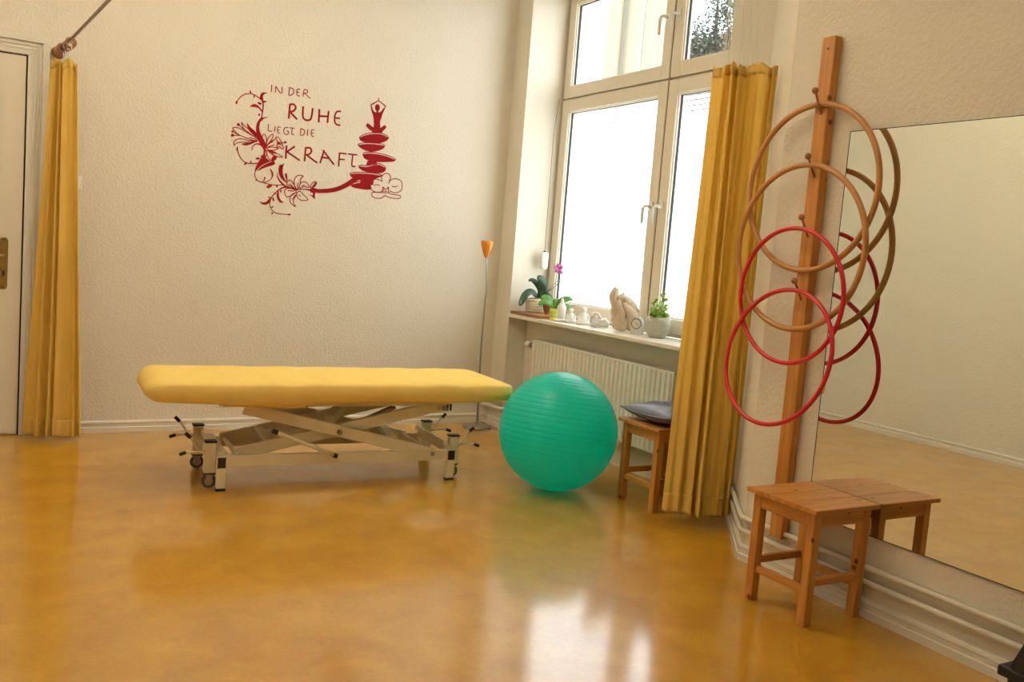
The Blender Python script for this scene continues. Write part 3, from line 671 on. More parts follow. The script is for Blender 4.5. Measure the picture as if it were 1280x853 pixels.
letters = [  # each letter: list of strokes in crop 'm'
 (5, [[(312, 73), (310, 113)]]), (5, [[(335, 80), (333, 116)], [(335, 80), (362, 121)], [(371, 84), (368, 122)]]),
 (5, [[(412, 86), (408, 130)], [(410, 87), (432, 95), (436, 112), (426, 128), (408, 131)]]),
 (5, [[(472, 97), (457, 98), (453, 112), (456, 130), (470, 136)], [(455, 113), (468, 114)]]),
 (5, [[(494, 98), (488, 138)], [(492, 98), (512, 102), (512, 115), (492, 120)], [(494, 119), (530, 148)]]),
 (10, [[(415, 183), (408, 262)], [(412, 183), (436, 182), (447, 200), (436, 218), (414, 224)], [(416, 224), (455, 266)]]),
 (10, [[(489, 192), (487, 245), (497, 266), (518, 271), (534, 258), (543, 203)]]),
 (10, [[(580, 208), (576, 282)], [(632, 219), (625, 286)], [(578, 248), (628, 250)]]),
 (9, [[(702, 222), (680, 222), (668, 242), (666, 278), (678, 296), (698, 298)], [(668, 258), (696, 260)]]),
 (4.5, [[(294, 293), (292, 331)], [(292, 331), (316, 333)]]), (4.5, [[(333, 303), (328, 335)]]),
 (4.5, [[(363, 310), (348, 310), (344, 325), (347, 340), (360, 343)], [(345, 326), (358, 327)]]),
 (4.5, [[(407, 313), (390, 312), (380, 325), (381, 342), (392, 350), (404, 347), (405, 333), (395, 332)]]),
 (4.5, [[(412, 313), (440, 316)], [(428, 315), (425, 345), (430, 351), (438, 350)]]),
 (4.5, [[(476, 317), (474, 353)], [(474, 317), (494, 325), (497, 340), (488, 354), (473, 355)]]),
 (4.5, [[(515, 322), (512, 358)]]), (4.5, [[(552, 326), (538, 326), (534, 342), (537, 358), (550, 362)], [(535, 343), (548, 344)]]),
 (9, [[(396, 412), (391, 487)], [(442, 418), (398, 448)], [(398, 448), (471, 497)]]),
 (9, [[(503, 426), (497, 502)], [(498, 428), (525, 426), (536, 442), (525, 460), (502, 466)], [(506, 464), (568, 511)]]),
 (9, [[(607, 440), (583, 513)], [(600, 438), (662, 520)], [(594, 480), (632, 484)]]),
 (8, [[(693, 455), (688, 531)], [(690, 455), (733, 460)], [(692, 490), (722, 492)]]),
 (8, [[(740, 460), (793, 466)], [(768, 463), (762, 520), (770, 531), (783, 530)]])]
for w, ss in letters:
    m = MB()
    for s_ in ss: stroke(m, 'm', s_, w)
    dec(m, 'letter')
m = MB(); A = 'a'
stroke(m, A, [(110, 240), (135, 200), (180, 165), (240, 158), (290, 180), (328, 208)], [6, 7, 8, 8, 8, 10])
for e in ((112, 236, 9, 16, .2), (235, 142, 7, 15, -.3), (268, 183, 7, 11, 0), (312, 345, 9, 11, 0), (356, 228, 17, 9, 0), (316, 244, 20, 10, .4)): ell(m, A, *e)
fill(m, A, [(318, 208), (322, 170), (345, 146), (386, 150), (360, 160), (346, 182), (350, 215)])
stroke(m, A, [(330, 195), (347, 250), (343, 315), (333, 368)], [12, 12, 10, 10])
fill(m, A, [(230, 272), (265, 250), (300, 262), (335, 300), (338, 325), (305, 286), (262, 276)])
fill(m, A, [(325, 372), (350, 368), (393, 366), (355, 379), (332, 402)])
stroke(m, A, [(335, 368), (306, 420), (300, 475), (314, 535), (345, 600), (372, 645)], [10, 24, 28, 40, 46, 26])
stroke(m, A, [(247, 662), (256, 625), (290, 604), (330, 615), (358, 650), (358, 690), (345, 712)], [4, 7, 10, 14, 16, 14, 10])
dec(m, 'vine_top')
m = MB()
fill(m, A, [(205, 420), (235, 455), (280, 497), (305, 545), (285, 545), (245, 510), (213, 470)])
stroke(m, A, [(80, 460), (130, 462), (200, 500), (300, 562), (270, 574), (195, 550), (130, 520), (95, 490)], 4, closed=True)
stroke(m, A, [(157, 410), (178, 440), (250, 500), (300, 552)], 6); stroke(m, A, [(157, 410), (165, 450), (190, 482), (270, 540)], 4)
stroke(m, A, [(90, 620), (92, 582), (138, 558), (210, 572), (295, 580)], 5); stroke(m, A, [(90, 620), (112, 598), (150, 590), (225, 588), (295, 582)], 5)
fill(m, A, [(155, 606), (190, 596), (240, 592), (295, 578), (250, 602), (200, 618)])
for p, q in (((75, 493), (135, 525)), ((75, 527), (140, 528)), ((127, 432), (185, 482))): stroke(m, A, [p, q], 7)
for x, y, r in ((75, 493, 10), (75, 527, 14), (127, 432, 14)): ell(m, A, x, y, r, r)
stroke(m, A, [(222, 545), (290, 565)], 3)
dec(m, 'lily_flower')
m = MB()
for pl_ in ([(370, 622), (346, 575), (343, 528), (362, 520), (378, 560)], [(380, 620), (388, 560), (432, 515), (430, 550), (392, 610)],
            [(385, 640), (428, 632), (482, 645), (440, 660), (392, 656)], [(390, 660), (440, 676), (516, 715), (500, 722), (430, 700)],
            [(385, 665), (430, 690), (440, 730), (415, 748), (385, 712)], [(460, 548), (482, 545), (505, 580), (528, 640), (520, 650), (495, 632), (470, 630), (478, 590)],
            [(372, 650), (380, 690), (372, 715), (362, 700)]): stroke(m, A, pl_, 4.5, closed=True)
fill(m, A, [(380, 622), (400, 588), (440, 565), (468, 545), (440, 580), (405, 605)])
fill(m, A, [(395, 660), (430, 665), (475, 688), (440, 690)])
stroke(m, A, [(385, 635), (445, 612)], 4); stroke(m, A, [(480, 600), (545, 590)], 6); ell(m, A, 545, 590, 11, 11); ell(m, A, 487, 598, 18, 12); stroke(m, A, [(470, 575), (505, 612)], 8)
dec(m, 'lily_flower')
m = MB()
stroke(m, A, [(120, 625), (121, 660), (136, 710), (170, 755), (220, 776), (300, 776)], [6, 9, 8, 8, 8, 10])
for e in ((117, 650, 8, 14, 0), (190, 780, 16, 8, -.6), (238, 765, 6, 13, .1), (300, 734, 20, 9, -.1), (338, 712, 12, 8, -.3)): ell(m, A, *e)
fill(m, A, [(360, 690), (372, 725), (405, 752), (418, 757), (340, 792), (290, 838), (275, 850), (280, 815), (305, 765), (332, 722)])
fill(m, A, [(296, 846), (330, 808), (395, 772), (440, 762), (456, 772), (440, 792), (395, 806), (340, 825)])
fill(m, A, [(418, 748), (438, 712), (470, 720), (460, 745), (432, 764)])
Bc = 'b'
stroke(m, Bc, [(402, 225), (386, 270), (394, 320), (430, 365), (490, 382), (558, 365), (600, 320), (606, 268), (578, 214)], [10, 9, 9, 10, 10, 10, 12, 22, 14])
stroke(m, Bc, [(480, 372), (505, 350), (514, 316)], [7, 9, 20]); ell(m, Bc, 404, 354, 14, 8)
stroke(m, Bc, [(440, 370), (530, 396), (620, 415), (740, 415), (800, 440)], [8, 9, 9, 9, 14]); ell(m, Bc, 568, 432, 38, 20, -.4); ell(m, Bc, 664, 432, 12, 14)
fill(m, Bc, [(756, 145), (742, 178), (736, 250), (758, 335), (795, 388), (760, 372), (704, 312), (683, 240), (694, 170), (724, 160)])
fill(m, Bc, [(667, 255), (677, 312), (712, 366), (782, 428), (825, 452), (760, 434), (692, 372), (664, 312)])
fill(m, Bc, [(776, 264), (792, 292), (793, 382), (772, 322), (764, 286)])
stroke(m, Bc, [(880, 465), (800, 442), (735, 450), (670, 490), (610, 550), (577, 610), (575, 665), (600, 725), (640, 760), (720, 780), (832, 786)], [10, 20, 16, 14, 12, 16, 10, 9, 9, 9, 9])
fill(m, Bc, [(445, 616), (482, 635), (530, 624), (552, 600), (516, 606), (570, 590), (545, 556), (575, 566), (592, 582), (578, 632), (530, 660), (480, 656)])
fill(m, Bc, [(682, 488), (660, 530), (668, 590), (705, 635), (752, 630), (716, 610), (692, 560), (688, 515)])
for e in ((712, 492, 10, 17, 0), (618, 596, 12, 28, -.2), (640, 520, 8, 18, .1), (606, 692, 18, 8, -.5), (604, 770, 9, 16, .4), (818, 786, 22, 11, -.1)): ell(m, Bc, *e)
dec(m, 'vine_bottom')
m = MB()
for pl_ in ([(905, 475), (880, 400), (890, 330), (930, 295), (994, 304), (962, 340), (955, 400), (928, 462)], [(910, 478), (840, 432), (788, 410), (794, 378), (826, 352), (860, 382)],
            [(900, 490), (840, 458), (790, 460), (758, 490), (782, 562), (832, 552), (895, 515)], [(905, 515), (858, 530), (828, 575), (832, 635), (896, 688), (868, 632), (882, 580), (912, 530)],
            [(915, 520), (922, 572), (970, 606), (1052, 600), (1000, 540), (950, 492)], [(946, 458), (956, 402), (990, 376), (1040, 388), (1062, 442), (1000, 436)]): stroke(m, Bc, pl_, 6, closed=True)
for p, q in (((820, 400), (890, 462)), ((800, 485), (880, 492)), ((855, 600), (895, 540)), ((935, 540), (965, 555)), ((970, 430), (1010, 415)), ((925, 390), (920, 450))): stroke(m, Bc, [p, q], 4)
ell(m, Bc, 915, 470, 18, 10)
stroke(m, Bc, [(1080, 452), (1084, 420), (1118, 382), (1152, 374), (1120, 420), (1085, 452)], 6); stroke(m, Bc, [(1100, 458), (1140, 424), (1166, 378)], [10, 20, 6])
dec(m, 'lily_flower')
m = MB()
stroke(m, Bc, [(930, 470), (1000, 470), (1060, 475), (1110, 482), (1180, 487)], [9, 12, 18, 38, 44])
fill(m, Bc, [(1050, 478), (1120, 452), (1170, 470), (1142, 520), (1140, 592), (1105, 562), (1060, 530), (1112, 545), (1105, 505)])
stroke(m, 'm', [(530, 667), (600, 668), (670, 660), (730, 635), (795, 592)], [18, 22, 24, 26, 30])
dec(m, 'stem')
Cc = 'c'
def stone(up_, lo, rim=4):
    m = MB(); stroke(m, Cc, up_, rim)
    u = catmull([Vector((x, y, 0)) for x, y in up_], 5); l = catmull([Vector((x, y, 0)) for x, y in lo], 5)
    sh_ = []
    for i, v in enumerate(u):
        t = i / (len(u) - 1); sh_.append((v.x, v.y + 9 * min(1, 5 * t, 5 * (1 - t))))
    lay[0] += 1; off = NRM * (.00001 * (lay[0] % 60))
    pl_ = sh_ + [(v.x, v.y) for v in l][::-1]
    m.add([wp(Cc, *p) + off for p in pl_], [list(range(len(pl_)))]); dec(m, 'stone')
stone([(393, 356), (405, 342), (440, 326), (495, 318), (550, 322), (590, 340), (602, 356)], [(393, 358), (402, 375), (440, 388), (497, 395), (550, 390), (590, 374), (602, 358)])
stone([(382, 404), (400, 394), (450, 389), (510, 392), (560, 400), (575, 412)], [(382, 406), (400, 425), (435, 444), (480, 455), (530, 446), (565, 430), (575, 414)])
stone([(417, 480), (425, 464), (455, 457), (520, 462), (590, 478), (640, 500), (652, 512)], [(417, 482), (430, 502), (465, 516), (520, 526), (590, 527), (635, 524), (652, 514)])
stone([(387, 562), (400, 550), (450, 552), (495, 540), (535, 538), (570, 556), (582, 574)], [(387, 564), (410, 585), (440, 596), (500, 606), (550, 604), (576, 592), (582, 576)])
stone([(325, 614), (340, 602), (400, 599), (470, 603), (530, 612), (556, 622)], [(325, 616), (340, 636), (380, 652), (430, 662), (475, 660), (510, 645), (556, 628)])
stone([(331, 690), (345, 676), (380, 668), (430, 660), (470, 662)], [(331, 692), (350, 708), (400, 718), (440, 724), (480, 722)])
for pl_ in ([(455, 515), (520, 520), (515, 545), (440, 548)], [(400, 650), (500, 640), (490, 690), (400, 690)]):
    m = MB(); fill(m, Cc, pl_, False); dec(m, 'stone')
m = MB()
ell(m, Cc, 522, 140, 18, 25); stroke(m, Cc, [(494, 182), (482, 150), (477, 120), (530, 90)], [18, 12, 10, 5], False); stroke(m, Cc, [(550, 182), (566, 152), (580, 130), (530, 90)], [18, 12, 10, 5], False)
stroke(m, Cc, [(530, 94), (532, 70)], 4); stroke(m, Cc, [(522, 150), (521, 180)], 16)
fill(m, Cc, [(486, 165), (508, 172), (521, 176), (540, 172), (558, 165), (551, 210), (541, 240), (544, 285), (556, 305), (550, 320), (488, 320), (486, 302), (496, 272), (494, 215)])
stroke(m, Cc, [(445, 258), (458, 270), (485, 292), (530, 312)], [20, 28, 30, 20]); stroke(m, Cc, [(580, 270), (565, 285), (545, 300), (510, 313)], [20, 26, 28, 20])
dec(m, 'seated_figure')
m = MB()
for pl_ in ([(555, 665), (552, 630), (580, 608), (608, 616), (614, 645), (600, 682)], [(555, 664), (512, 648), (476, 664), (467, 690), (490, 732), (540, 742), (564, 722)],
            [(604, 662), (642, 645), (682, 656), (698, 686), (690, 728), (650, 746), (608, 732)], [(556, 742), (490, 742), (480, 762), (505, 782), (545, 784), (578, 764)], [(578, 764), (612, 780), (675, 786), (682, 766), (625, 756), (600, 744)]):
    stroke(m, Cc, pl_, 4.5)
stroke(m, Cc, [(560, 703), (562, 745), (600, 746), (600, 703)], 7, False); stroke(m, Cc, [(562, 704), (581, 726), (598, 704)], 7, False); stroke(m, Cc, [(572, 736), (590, 736)], 6)
stroke(m, Cc, [(494, 690), (520, 688), (538, 694)], 3.5); stroke(m, Cc, [(624, 700), (645, 702), (668, 697)], 3.5)
dec(m, 'orchid_flower')
# ------------------------------------------------------------------ things on the window sill
SZ = .861
def leaf_mesh(m, path, w, fold=.25, face=Vector((-.42, -.72, .55))):
    q = catmull(path, 5); n = len(q); vs = []
    for i, p in enumerate(q):
        t = (q[min(i + 1, n - 1)] - q[max(i - 1, 0)]).normalized(); sd = t.cross(face)
        if sd.length < .1: sd = Vector((1, 0, 0))
        sd.normalize(); upv = sd.cross(t); u = i / (n - 1); ww = w * (math.sin(PI * min(1, .08 + u * .92)) ** .6) * .5
        vs += [p - sd * ww + upv * ww * fold, p, p + sd * ww + upv * ww * fold]
    m.add(vs, [(3 * i + k, 3 * i + k + 1, 3 * i + k + 4, 3 * i + k + 3) for i in range(n - 1) for k in (0, 1)])
    return m
bd = tag(MB().box((3.345, 5.43, SZ), (3.60, 5.828, SZ + .022)).build('wooden_board', 'board', bevel=.003), 'dark wooden board lying on the sill under the dark orchid', 'board')
# dark orchid in cream ribbed pot
c = Vector((3.47, 5.70, SZ + .023))
ot = thing('potted_orchid', c, 'dark-leaved orchid without bloom in cream ribbed bowl on wooden board', 'potted plant')
prof = [(.054, 0), (.060, .006)]
for k in range(5): z = .008 + k * .019; prof += [(.060 + .0035 * k, z), (.066 + .0035 * k, z + .005), (.066 + .0035 * k, z + .013), (.061 + .0035 * k, z + .018)]
prof += [(.078, .104), (.072, .104), (.068, .09)]
MB().lathe(prof, c, 36).build('pot', 'pot_cream', ot, smooth=False)
MB().ball(c + Vector((0, 0, .092)), .066, 18, (1, 1, .25)).build('bark_chips', 'soil', ot, smooth=True)
d_r = Vector((.866, -.494, 0))         # direction running to the right as seen from the room centre
def side(p, a, z, fwd=0.0): return p + d_r * a + Vector((-.5, -.86, 0)) * fwd + Vector((0, 0, z))
for path, w in (([(0.02, .11, 0), (-.03, .15, .02), (-.07, .13, .05), (-.098, .075, .08), (-.112, .045, .09)], .055),
                ([(.03, .11, 0), (.03, .17, .01), (.0, .215, .0), (-.035, .235, .0), (-.06, .228, .01)], .045),
                ([(.035, .11, 0), (.05, .16, .01), (.045, .215, .02), (.02, .252, .02), (.0, .255, .02)], .075),
                ([(.04, .11, 0), (.07, .13, .02), (.10, .125, .03), (.13, .10, .03)], .05), ([(.045, .10, .02), (.075, .075, .05), (.09, .02, .06), (.09, .025, .06)], .045)):
    m = leaf_mesh(MB(), [side(c, a, z, f_) for a, z, f_ in path], w); m.build('leaf', 'leaf_dark', ot, smooth=True, solid=.002)
MB().tube([side(c, .05, .10), side(c, .10, .17), side(c, .19, .255), side(c, .245, .305)], .0025, 6).build('flower_stem', 'stem', ot, smooth=True)
MB().tube([side(c, .05, .10), side(c, .11, .20), side(c, .18, .27)], .002, 6).build('flower_stem', 'stem', ot, smooth=True)
# brown small planter behind
c = Vector((3.50, 5.56, SZ + .023))
tag(MB().lathe([(.022, 0), (.030, .07), (.032, .075), (.028, .075), (.024, .05)], c, 20).build('clay_pot', 'terracotta'), 'small brown clay pot between the two orchid pots', 'pot')
# pink orchid in yellow pot
c = Vector((3.44, 5.38, SZ))
po = thing('pink_orchid', c, 'small pink-flowering orchid in yellow and green striped pot on the sill', 'potted plant')
p_ = MB().lathe([(.030, 0), (.031, .004), (.033, .078), (.035, .082), (.031, .082), (.028, .06)], c, 26).build('pot', 'pot_yellow', po, smooth=False)
for z in (.02, .048): MB().lathe([(.0322 + z * .03, z), (.0334 + z * .03, z + .004), (.0334 + z * .03, z + .012), (.0322 + z * .03, z + .016)], c, 26).build('stripe', 'pot_green', p_)
MB().ball(c + Vector((0, 0, .072)), .028, 12, (1, 1, .2)).build('bark_chips', 'soil', po, smooth=True)
for path, w in (([(0, .08, 0), (-.04, .115, .02), (-.085, .12, .03), (-.115, .095, .04)], .05), ([(0, .08, 0), (-.03, .13, .0), (-.07, .155, .0), (-.10, .15, 0)], .045),
                ([(0, .08, 0), (.04, .13, .01), (.085, .155, .02), (.125, .15, .02)], .05), ([(0, .08, 0), (.05, .10, .0), (.10, .095, .0), (.12, .07, 0)], .045),
                ([(0, .08, 0), (.01, .12, -.03), (.02, .15, -.06)], .045)):
    leaf_mesh(MB(), [side(c, a, z, f_) for a, z, f_ in path], w).build('leaf', 'leaf_mid', po, smooth=True, solid=.002)
MB().tube([side(c, -.005, .08), side(c, -.008, .20), side(c, -.005, .31), side(c, .012, .355)], .0022, 6).build('flower_stem', 'stem', po, smooth=True)
MB().tube([side(c, .02, .08), side(c, .04, .18), side(c, .06, .27)], .002, 6).build('support_stick', 'stem', po, smooth=True)
fc = side(c, .005, .365, .01)
for k in range(5):
    a = 2 * PI * k / 5 + .4; tip = fc + d_r * .036 * math.cos(a) + Vector((0, 0, .036 * math.sin(a))) + Vector((-.5, -.86, 0)) * .008
    leaf_mesh(MB(), [fc, fc.lerp(tip, .5) + Vector((-.5, -.86, 0)) * .004, tip], .032, .1).build('petal', 'petal', po, smooth=True, solid=.0015)
for dx, dz in ((.022, -.028), (-.012, -.018)): MB().ball(side(fc, dx, dz, .008), .014, 10, (1, 1, .8)).build('bud', 'petal', po, smooth=True)
# white figurines
c = Vector((3.43, 5.27, SZ))
f1 = thing('figurine', c, 'white bottle-shaped figurine with pointed top on a round foot', 'figurine', 'white figurines on the sill')
MB().lathe([(.040, 0), (.042, .008), (.034, .016), (.028, .02)], c, 24, 1.25, 1).build('foot', 'ceramic', f1, smooth=True)
MB().lathe([(.026, .018), (.028, .05), (.032, .085), (.030, .105), (.018, .122), (.012, .135), (.012, .145), (.005, .162)], c, 24).build('body', 'ceramic', f1, smooth=True)
def sitter(c, h, lab, arm=0):
    t = thing('figurine', c, lab, 'figurine', 'white figurines on the sill')
    m = MB(); s = h / .10
    m.lathe([(.036 * s, 0), (.040 * s, .008 * s), (.036 * s, .022 * s), (.026 * s, .036 * s), (.021 * s, .055 * s), (.020 * s, .064 * s), (.011 * s, .070 * s), (.010 * s, .074 * s)], c, 22, 1.15, .9)
    m.build('body', 'ceramic', t, smooth=True)
    hd = MB().ball(c + Vector((0, 0, .084 * s)), .0165 * s, 14, (1, 1, 1.05)).build('head', 'ceramic', t, smooth=True)
    for sd in (-1, 1):
        MB().ball(c + d_r * sd * .014 * s + Vector((0, 0, .094 * s)), .0055 * s, 8).build('ear', 'ceramic', hd, smooth=True)
        MB().tube([side(c, sd * .019 * s, .058 * s), side(c, sd * .031 * s, .040 * s, .008), side(c, sd * .024 * s, .022 * s, .022), side(c, sd * .006 * s, .024 * s, .030)], [.008 * s, .008 * s, .007 * s, .006 * s], 8).build('arm', 'ceramic', t, smooth=True)
        MB().ball(side(c, sd * .026 * s, .010 * s, .022), .015 * s, 10, (1.2, 1.2, .65)).build('leg', 'ceramic', t, smooth=True)
    return t
sitter(Vector((3.46, 5.195, SZ)), .098, 'small white seated figurine beside the bottle-shaped one')
sitter(Vector((3.49, 5.085, SZ)), .118, 'taller white seated figurine beside the reclining figurine')
c = Vector((3.51, 4.93, SZ))
f4 = thing('figurine', c, 'white reclining figurine with bent arm beside the large hands', 'figurine', 'white figurines on the sill')
MB().tube([side(c, -.058, .02), side(c, -.03, .026), side(c, .01, .032), side(c, .045, .03), side(c, .070, .022)], [.018, .024, .030, .028, .018], 14).build('body', 'ceramic', f4, smooth=True)
MB().ball(side(c, -.028, .070, .0), .020, 14).build('head', 'ceramic', f4, smooth=True)
MB().tube([side(c, -.052, .03, .012), side(c, -.058, .062, .012), side(c, -.035, .093, .008), side(c, -.008, .088, .008), side(c, .012, .058, .012)], .010, 8).build('arm', 'ceramic', f4, smooth=True)
MB().tube([side(c, .0, .034, .02), side(c, .04, .052, .02), side(c, .062, .02, .024)], [.014, .015, .011], 8).build('leg', 'ceramic', f4, smooth=True)
MB().box((c.x - .035, c.y - .045, SZ), (c.x + .02, c.y + .06, SZ + .008)).build('plinth', 'ceramic', f4, bevel=.003)
# hands sculpture
c = Vector((3.535, 4.670, SZ))
hs = thing('hands_sculpture', c, 'sand-coloured sculpture of two cupped hands rising from wrists', 'sculpture')
def skin(name, nodes, edges, mat, parent, sub=2):
    me = bpy.data.meshes.new(name); off = wloc(parent)
    me.from_pydata([Vector(p) - off for p, r in nodes], edges, [])
    o = bpy.data.objects.new(name, me); COL.objects.link(o); o.parent = parent; me.materials.append(M[mat])
    sk = o.modifiers.new('skin', 'SKIN'); sk.use_smooth_shade = True
    o.modifiers.new('sub', 'SUBSURF').levels = sub; o.modifiers['sub'].render_levels = sub
    for i, (p, r) in enumerate(nodes):
        rr = r if isinstance(r, tuple) else (r, r)
        me.skin_vertices[0].data[i].radius = rr
    me.skin_vertices[0].data[0].use_root = True
    return o
def hand(parent, nd_base, fingers, thumb, name='hand'):
    nodes = list(nd_base); edges = [(i, i + 1) for i in range(len(nd_base) - 1)]; pal = len(nd_base) - 1
    for ch in fingers + [thumb]:
        prev = pal if ch is not thumb else pal - 1
        for p, r in ch:
            nodes.append((p, r)); edges.append((prev, len(nodes) - 1)); prev = len(nodes) - 1
    return skin(name, nodes, edges, 'stonehand', parent)
# left hand: wrist at left base, fingers held together, upright and curling over at the tip
hb = [(side(c, -.040, .0), (.056, .062)), (side(c, -.038, .030), (.044, .050)), (side(c, -.036, .075), (.040, .050)), (side(c, -.052, .125), (.044, .060))]
fg = []
for k in range(4):
    f_ = -.045 + .030 * k; L = (.90, 1.0, .97, .84)[k]
    fg.append([(side(c, -.078, .165, f_), .026), (side(c, -.098, .165 + .040 * L, f_ * .92), .024), (side(c, -.094, .165 + .080 * L, f_ * .85), .022), (side(c, -.070, .165 + .115 * L, f_ * .8), .017)])
hand(hs, hb, fg, [(side(c, -.034, .120, .062), .027), (side(c, -.062, .172, .066), .023), (side(c, -.066, .205, .056), .018)])
# right hand: leans over to the left, fingers curled inside
hb = [(side(c, .050, .0), (.052, .060)), (side(c, .052, .04), (.044, .054)), (side(c, .046, .095), (.046, .056)), (side(c, .018, .145), (.052, .064))]
fg = []
for k in range(4):
    f_ = -.048 + .032 * k; L = (.88, 1.0, .97, .82)[k]
    fg.append([(side(c, -.002, .192, f_), .029), (side(c, -.030 * L, .222, f_), .026), (side(c, -.058 * L, .218 - .004 * k, f_ * .95), .023), (side(c, -.066 * L, .190 - .004 * k, f_ * .95), .018)])
hand(hs, hb, fg, [(side(c, .012, .140, .066), .028), (side(c, -.018, .168, .070), .024), (side(c, -.040, .185, .062), .018)])
# clock
c = Vector((3.50, 4.505, SZ)); fdir = Vector((-.86, -.50, 0)).normalized(); rdir = Vector((.50, -.86, 0)).normalized()
ck = thing('table_clock', c, 'small grey arched table clock next to the hands sculpture', 'clock')
def arch(w, h, n=12):
    r = w / 2; return [(-r, 0), (r, 0)] + [(r * math.cos(PI * i / n), h - r + r * math.sin(PI * i / n)) for i in range(n + 1)]
def arch_mesh(w, h, d0, d1, z=0):
    a = arch(w, h); n = len(a); m = MB()
    m.add([c + rdir * x + Vector((0, 0, y + z)) + fdir * d0 for x, y in a] + [c + rdir * x + Vector((0, 0, y + z)) + fdir * d1 for x, y in a], [list(range(n)), list(range(n, 2 * n))[::-1]] + [(i, (i + 1) % n, n + (i + 1) % n, n + i) for i in range(n)]); return m
arch_mesh(.075, .108, -.03, .004).build('case', 'concrete', ck); arch_mesh(.070, .104, .004, .012).build('front', 'clockface', ck)
q = Matrix((rdir, Vector((0, 0, 1)), fdir)).transposed()
MB().lathe([(.033, 0), (.033, .002), (.029, .002), (.029, .0005)], c + fdir * .012 + Vector((0, 0, .068)), 28, M4=q).build('bezel', 'black', ck)
MB().lathe([(.0295, 0), (.0295, .0012)], c + fdir * .012 + Vector((0, 0, .068)), 28, M4=q).build('dial', 'clockface', ck)
for a, l in ((2.2, .015), (-.4, .022)):
    o_ = c + fdir * .0136 + Vector((0, 0, .068)); MB().bar(o_, o_ + (rdir * math.cos(a) + Vector((0, 0, math.sin(a)))) * l, .0022, .001, up=fdir).build('clock_hand', 'black', ck)
# round pot with leafy plant
c = Vector((3.535, 4.345, SZ))
pp = thing('potted_herb', c, 'leafy green plant in round grey-green concrete pot on the sill', 'potted plant')
MB().lathe([(.048, 0), (.052, .004), (.064, .022), (.073, .050), (.076, .085), (.075, .122), (.070, .124), (.067, .118), (.066, .10)], c, 36).build('pot', 'concrete', pp, smooth=True)
MB().lathe([(.046, 0), (.049, .004), (.049, .008)], c, 24).build('pot_foot', 'terracotta', pp)
MB().ball(c + Vector((0, 0, .10)), .064, 16, (1, 1, .2)).build('soil', 'soil', pp, smooth=True)
rnd = random.Random(4)
for k in range(4):
    a = 2 * PI * k / 4 + .3; b = c + Vector((.02 * math.cos(a), .02 * math.sin(a), .11)); hgt = (.15, .10, .07, .09)[k]
    tp = b + Vector((.02 * math.cos(a), .02 * math.sin(a), hgt)); sm = MB().tube([b, b.lerp(tp, .5) + Vector((.004, 0, 0)), tp], .0018, 6).build('stalk', 'leaf_light', pp)
    for j in range(8):
        t = .15 + .85 * j / 7; p = b.lerp(tp, t); aa = j * 2.4 + k; sz = .055 * (1 - .55 * t)
        e = p + Vector((math.cos(aa) * sz, math.sin(aa) * sz, .01 + rnd.uniform(-.008, .014)))
        leaf_mesh(MB(), [p, p.lerp(e, .5) + Vector((0, 0, .006)), e], sz * .75, .2).build('leaf', 'leaf_light', sm, smooth=True, solid=.001)
# hanging white housing on the reveal
c = Vector((3.565, 5.775, 1.205))
hg = thing('hanging_holder', c, 'white rounded plastic holder hanging on a thin cord at the window reveal', 'holder')
MB().lathe([(.018, 0), (.030, .008), (.034, .03), (.034, .115), (.030, .125), (.012, .128)], c, 22, 1.0, .7).build('housing', 'white_plastic', hg, smooth=True)
MB().lathe([(.010, .126), (.010, .134), (.004, .138)], c, 12).build('cap', 'black', hg)
MB().tube([c + Vector((0, 0, .136)), c + Vector((.004, .01, .5)), c + Vector((.02, .04, 1.0)), c + Vector((.05, .05, 1.26))], .0016, 6).build('cord', 'stem', hg)
# black box by the mirror wall
bx = thing('black_case', (2.86, 1.435, 0), 'black plastic case with a raised rim standing on short feet against the wall', 'case')
sh_ = Vector((0, -.045, 0))
cs = MB().prism([(2.70, 1.315), (2.935, 1.315), (2.935, 1.515), (2.70, 1.515)], .155, .60)
for i, v in enumerate(cs.v):
    if v.z > .3: cs.v[i] = v + Vector((.0, -.17, 0))
cs.build('body', 'black', bx, bevel=.01)
MB().box((2.69, 1.305, .138), (2.94, 1.537, .172)).build('rim', 'black', bx, bevel=.008)
for x in (2.72, 2.91):
    for y in (1.335, 1.500): MB().box((x - .01, y - .01, 0), (x + .01, y + .01, .14)).build('leg', 'black', bx)
# ------------------------------------------------------------------ unseen uplights added to brighten the room
for i, (x, y, pw) in enumerate(FILL_SPOTS):
    lp = thing('ceiling_lamp', (x, y, CEIL - .30), ['pendant bowl uplight above the treatment table', 'pendant bowl uplight in the part of the room by the entrance'][i], 'lamp', 'ceiling lamps')
    MB().tube([(x, y, CEIL), (x, y, CEIL - .60)], .008, 8).build('stem', 'steel', lp)
    MB().lathe([(.06, CEIL - .02), (.06, CEIL)], (x, y, 0), 24).build('ceiling_rose', 'white_plastic', lp)
    MB().lathe([(.02, CEIL - .62), (.12, CEIL - .60), (.21, CEIL - .54), (.235, CEIL - .50), (.228, CEIL - .50), (.20, CEIL - .53), (.11, CEIL - .585), (.02, CEIL - .60)], (x, y, 0), 36).build('bowl_shade', 'white_plastic', lp, smooth=True)
    MB().lathe([(.10, CEIL - .575), (.16, CEIL - .545), (.10, CEIL - .54)], (x, y, 0), 32).build('diffuser', 'lamp', lp)
    d = bpy.data.lights.new('lamp_light', 'AREA'); d.shape = 'DISK'; d.size = .36; d.energy = pw; d.color = FILL_COL  # added fill light aimed at the ceiling
    o = bpy.data.objects.new('lamp_light', d); COL.objects.link(o); o.parent = lp; o.location = (0, 0, -.20); o.rotation_euler = (PI, 0, 0)
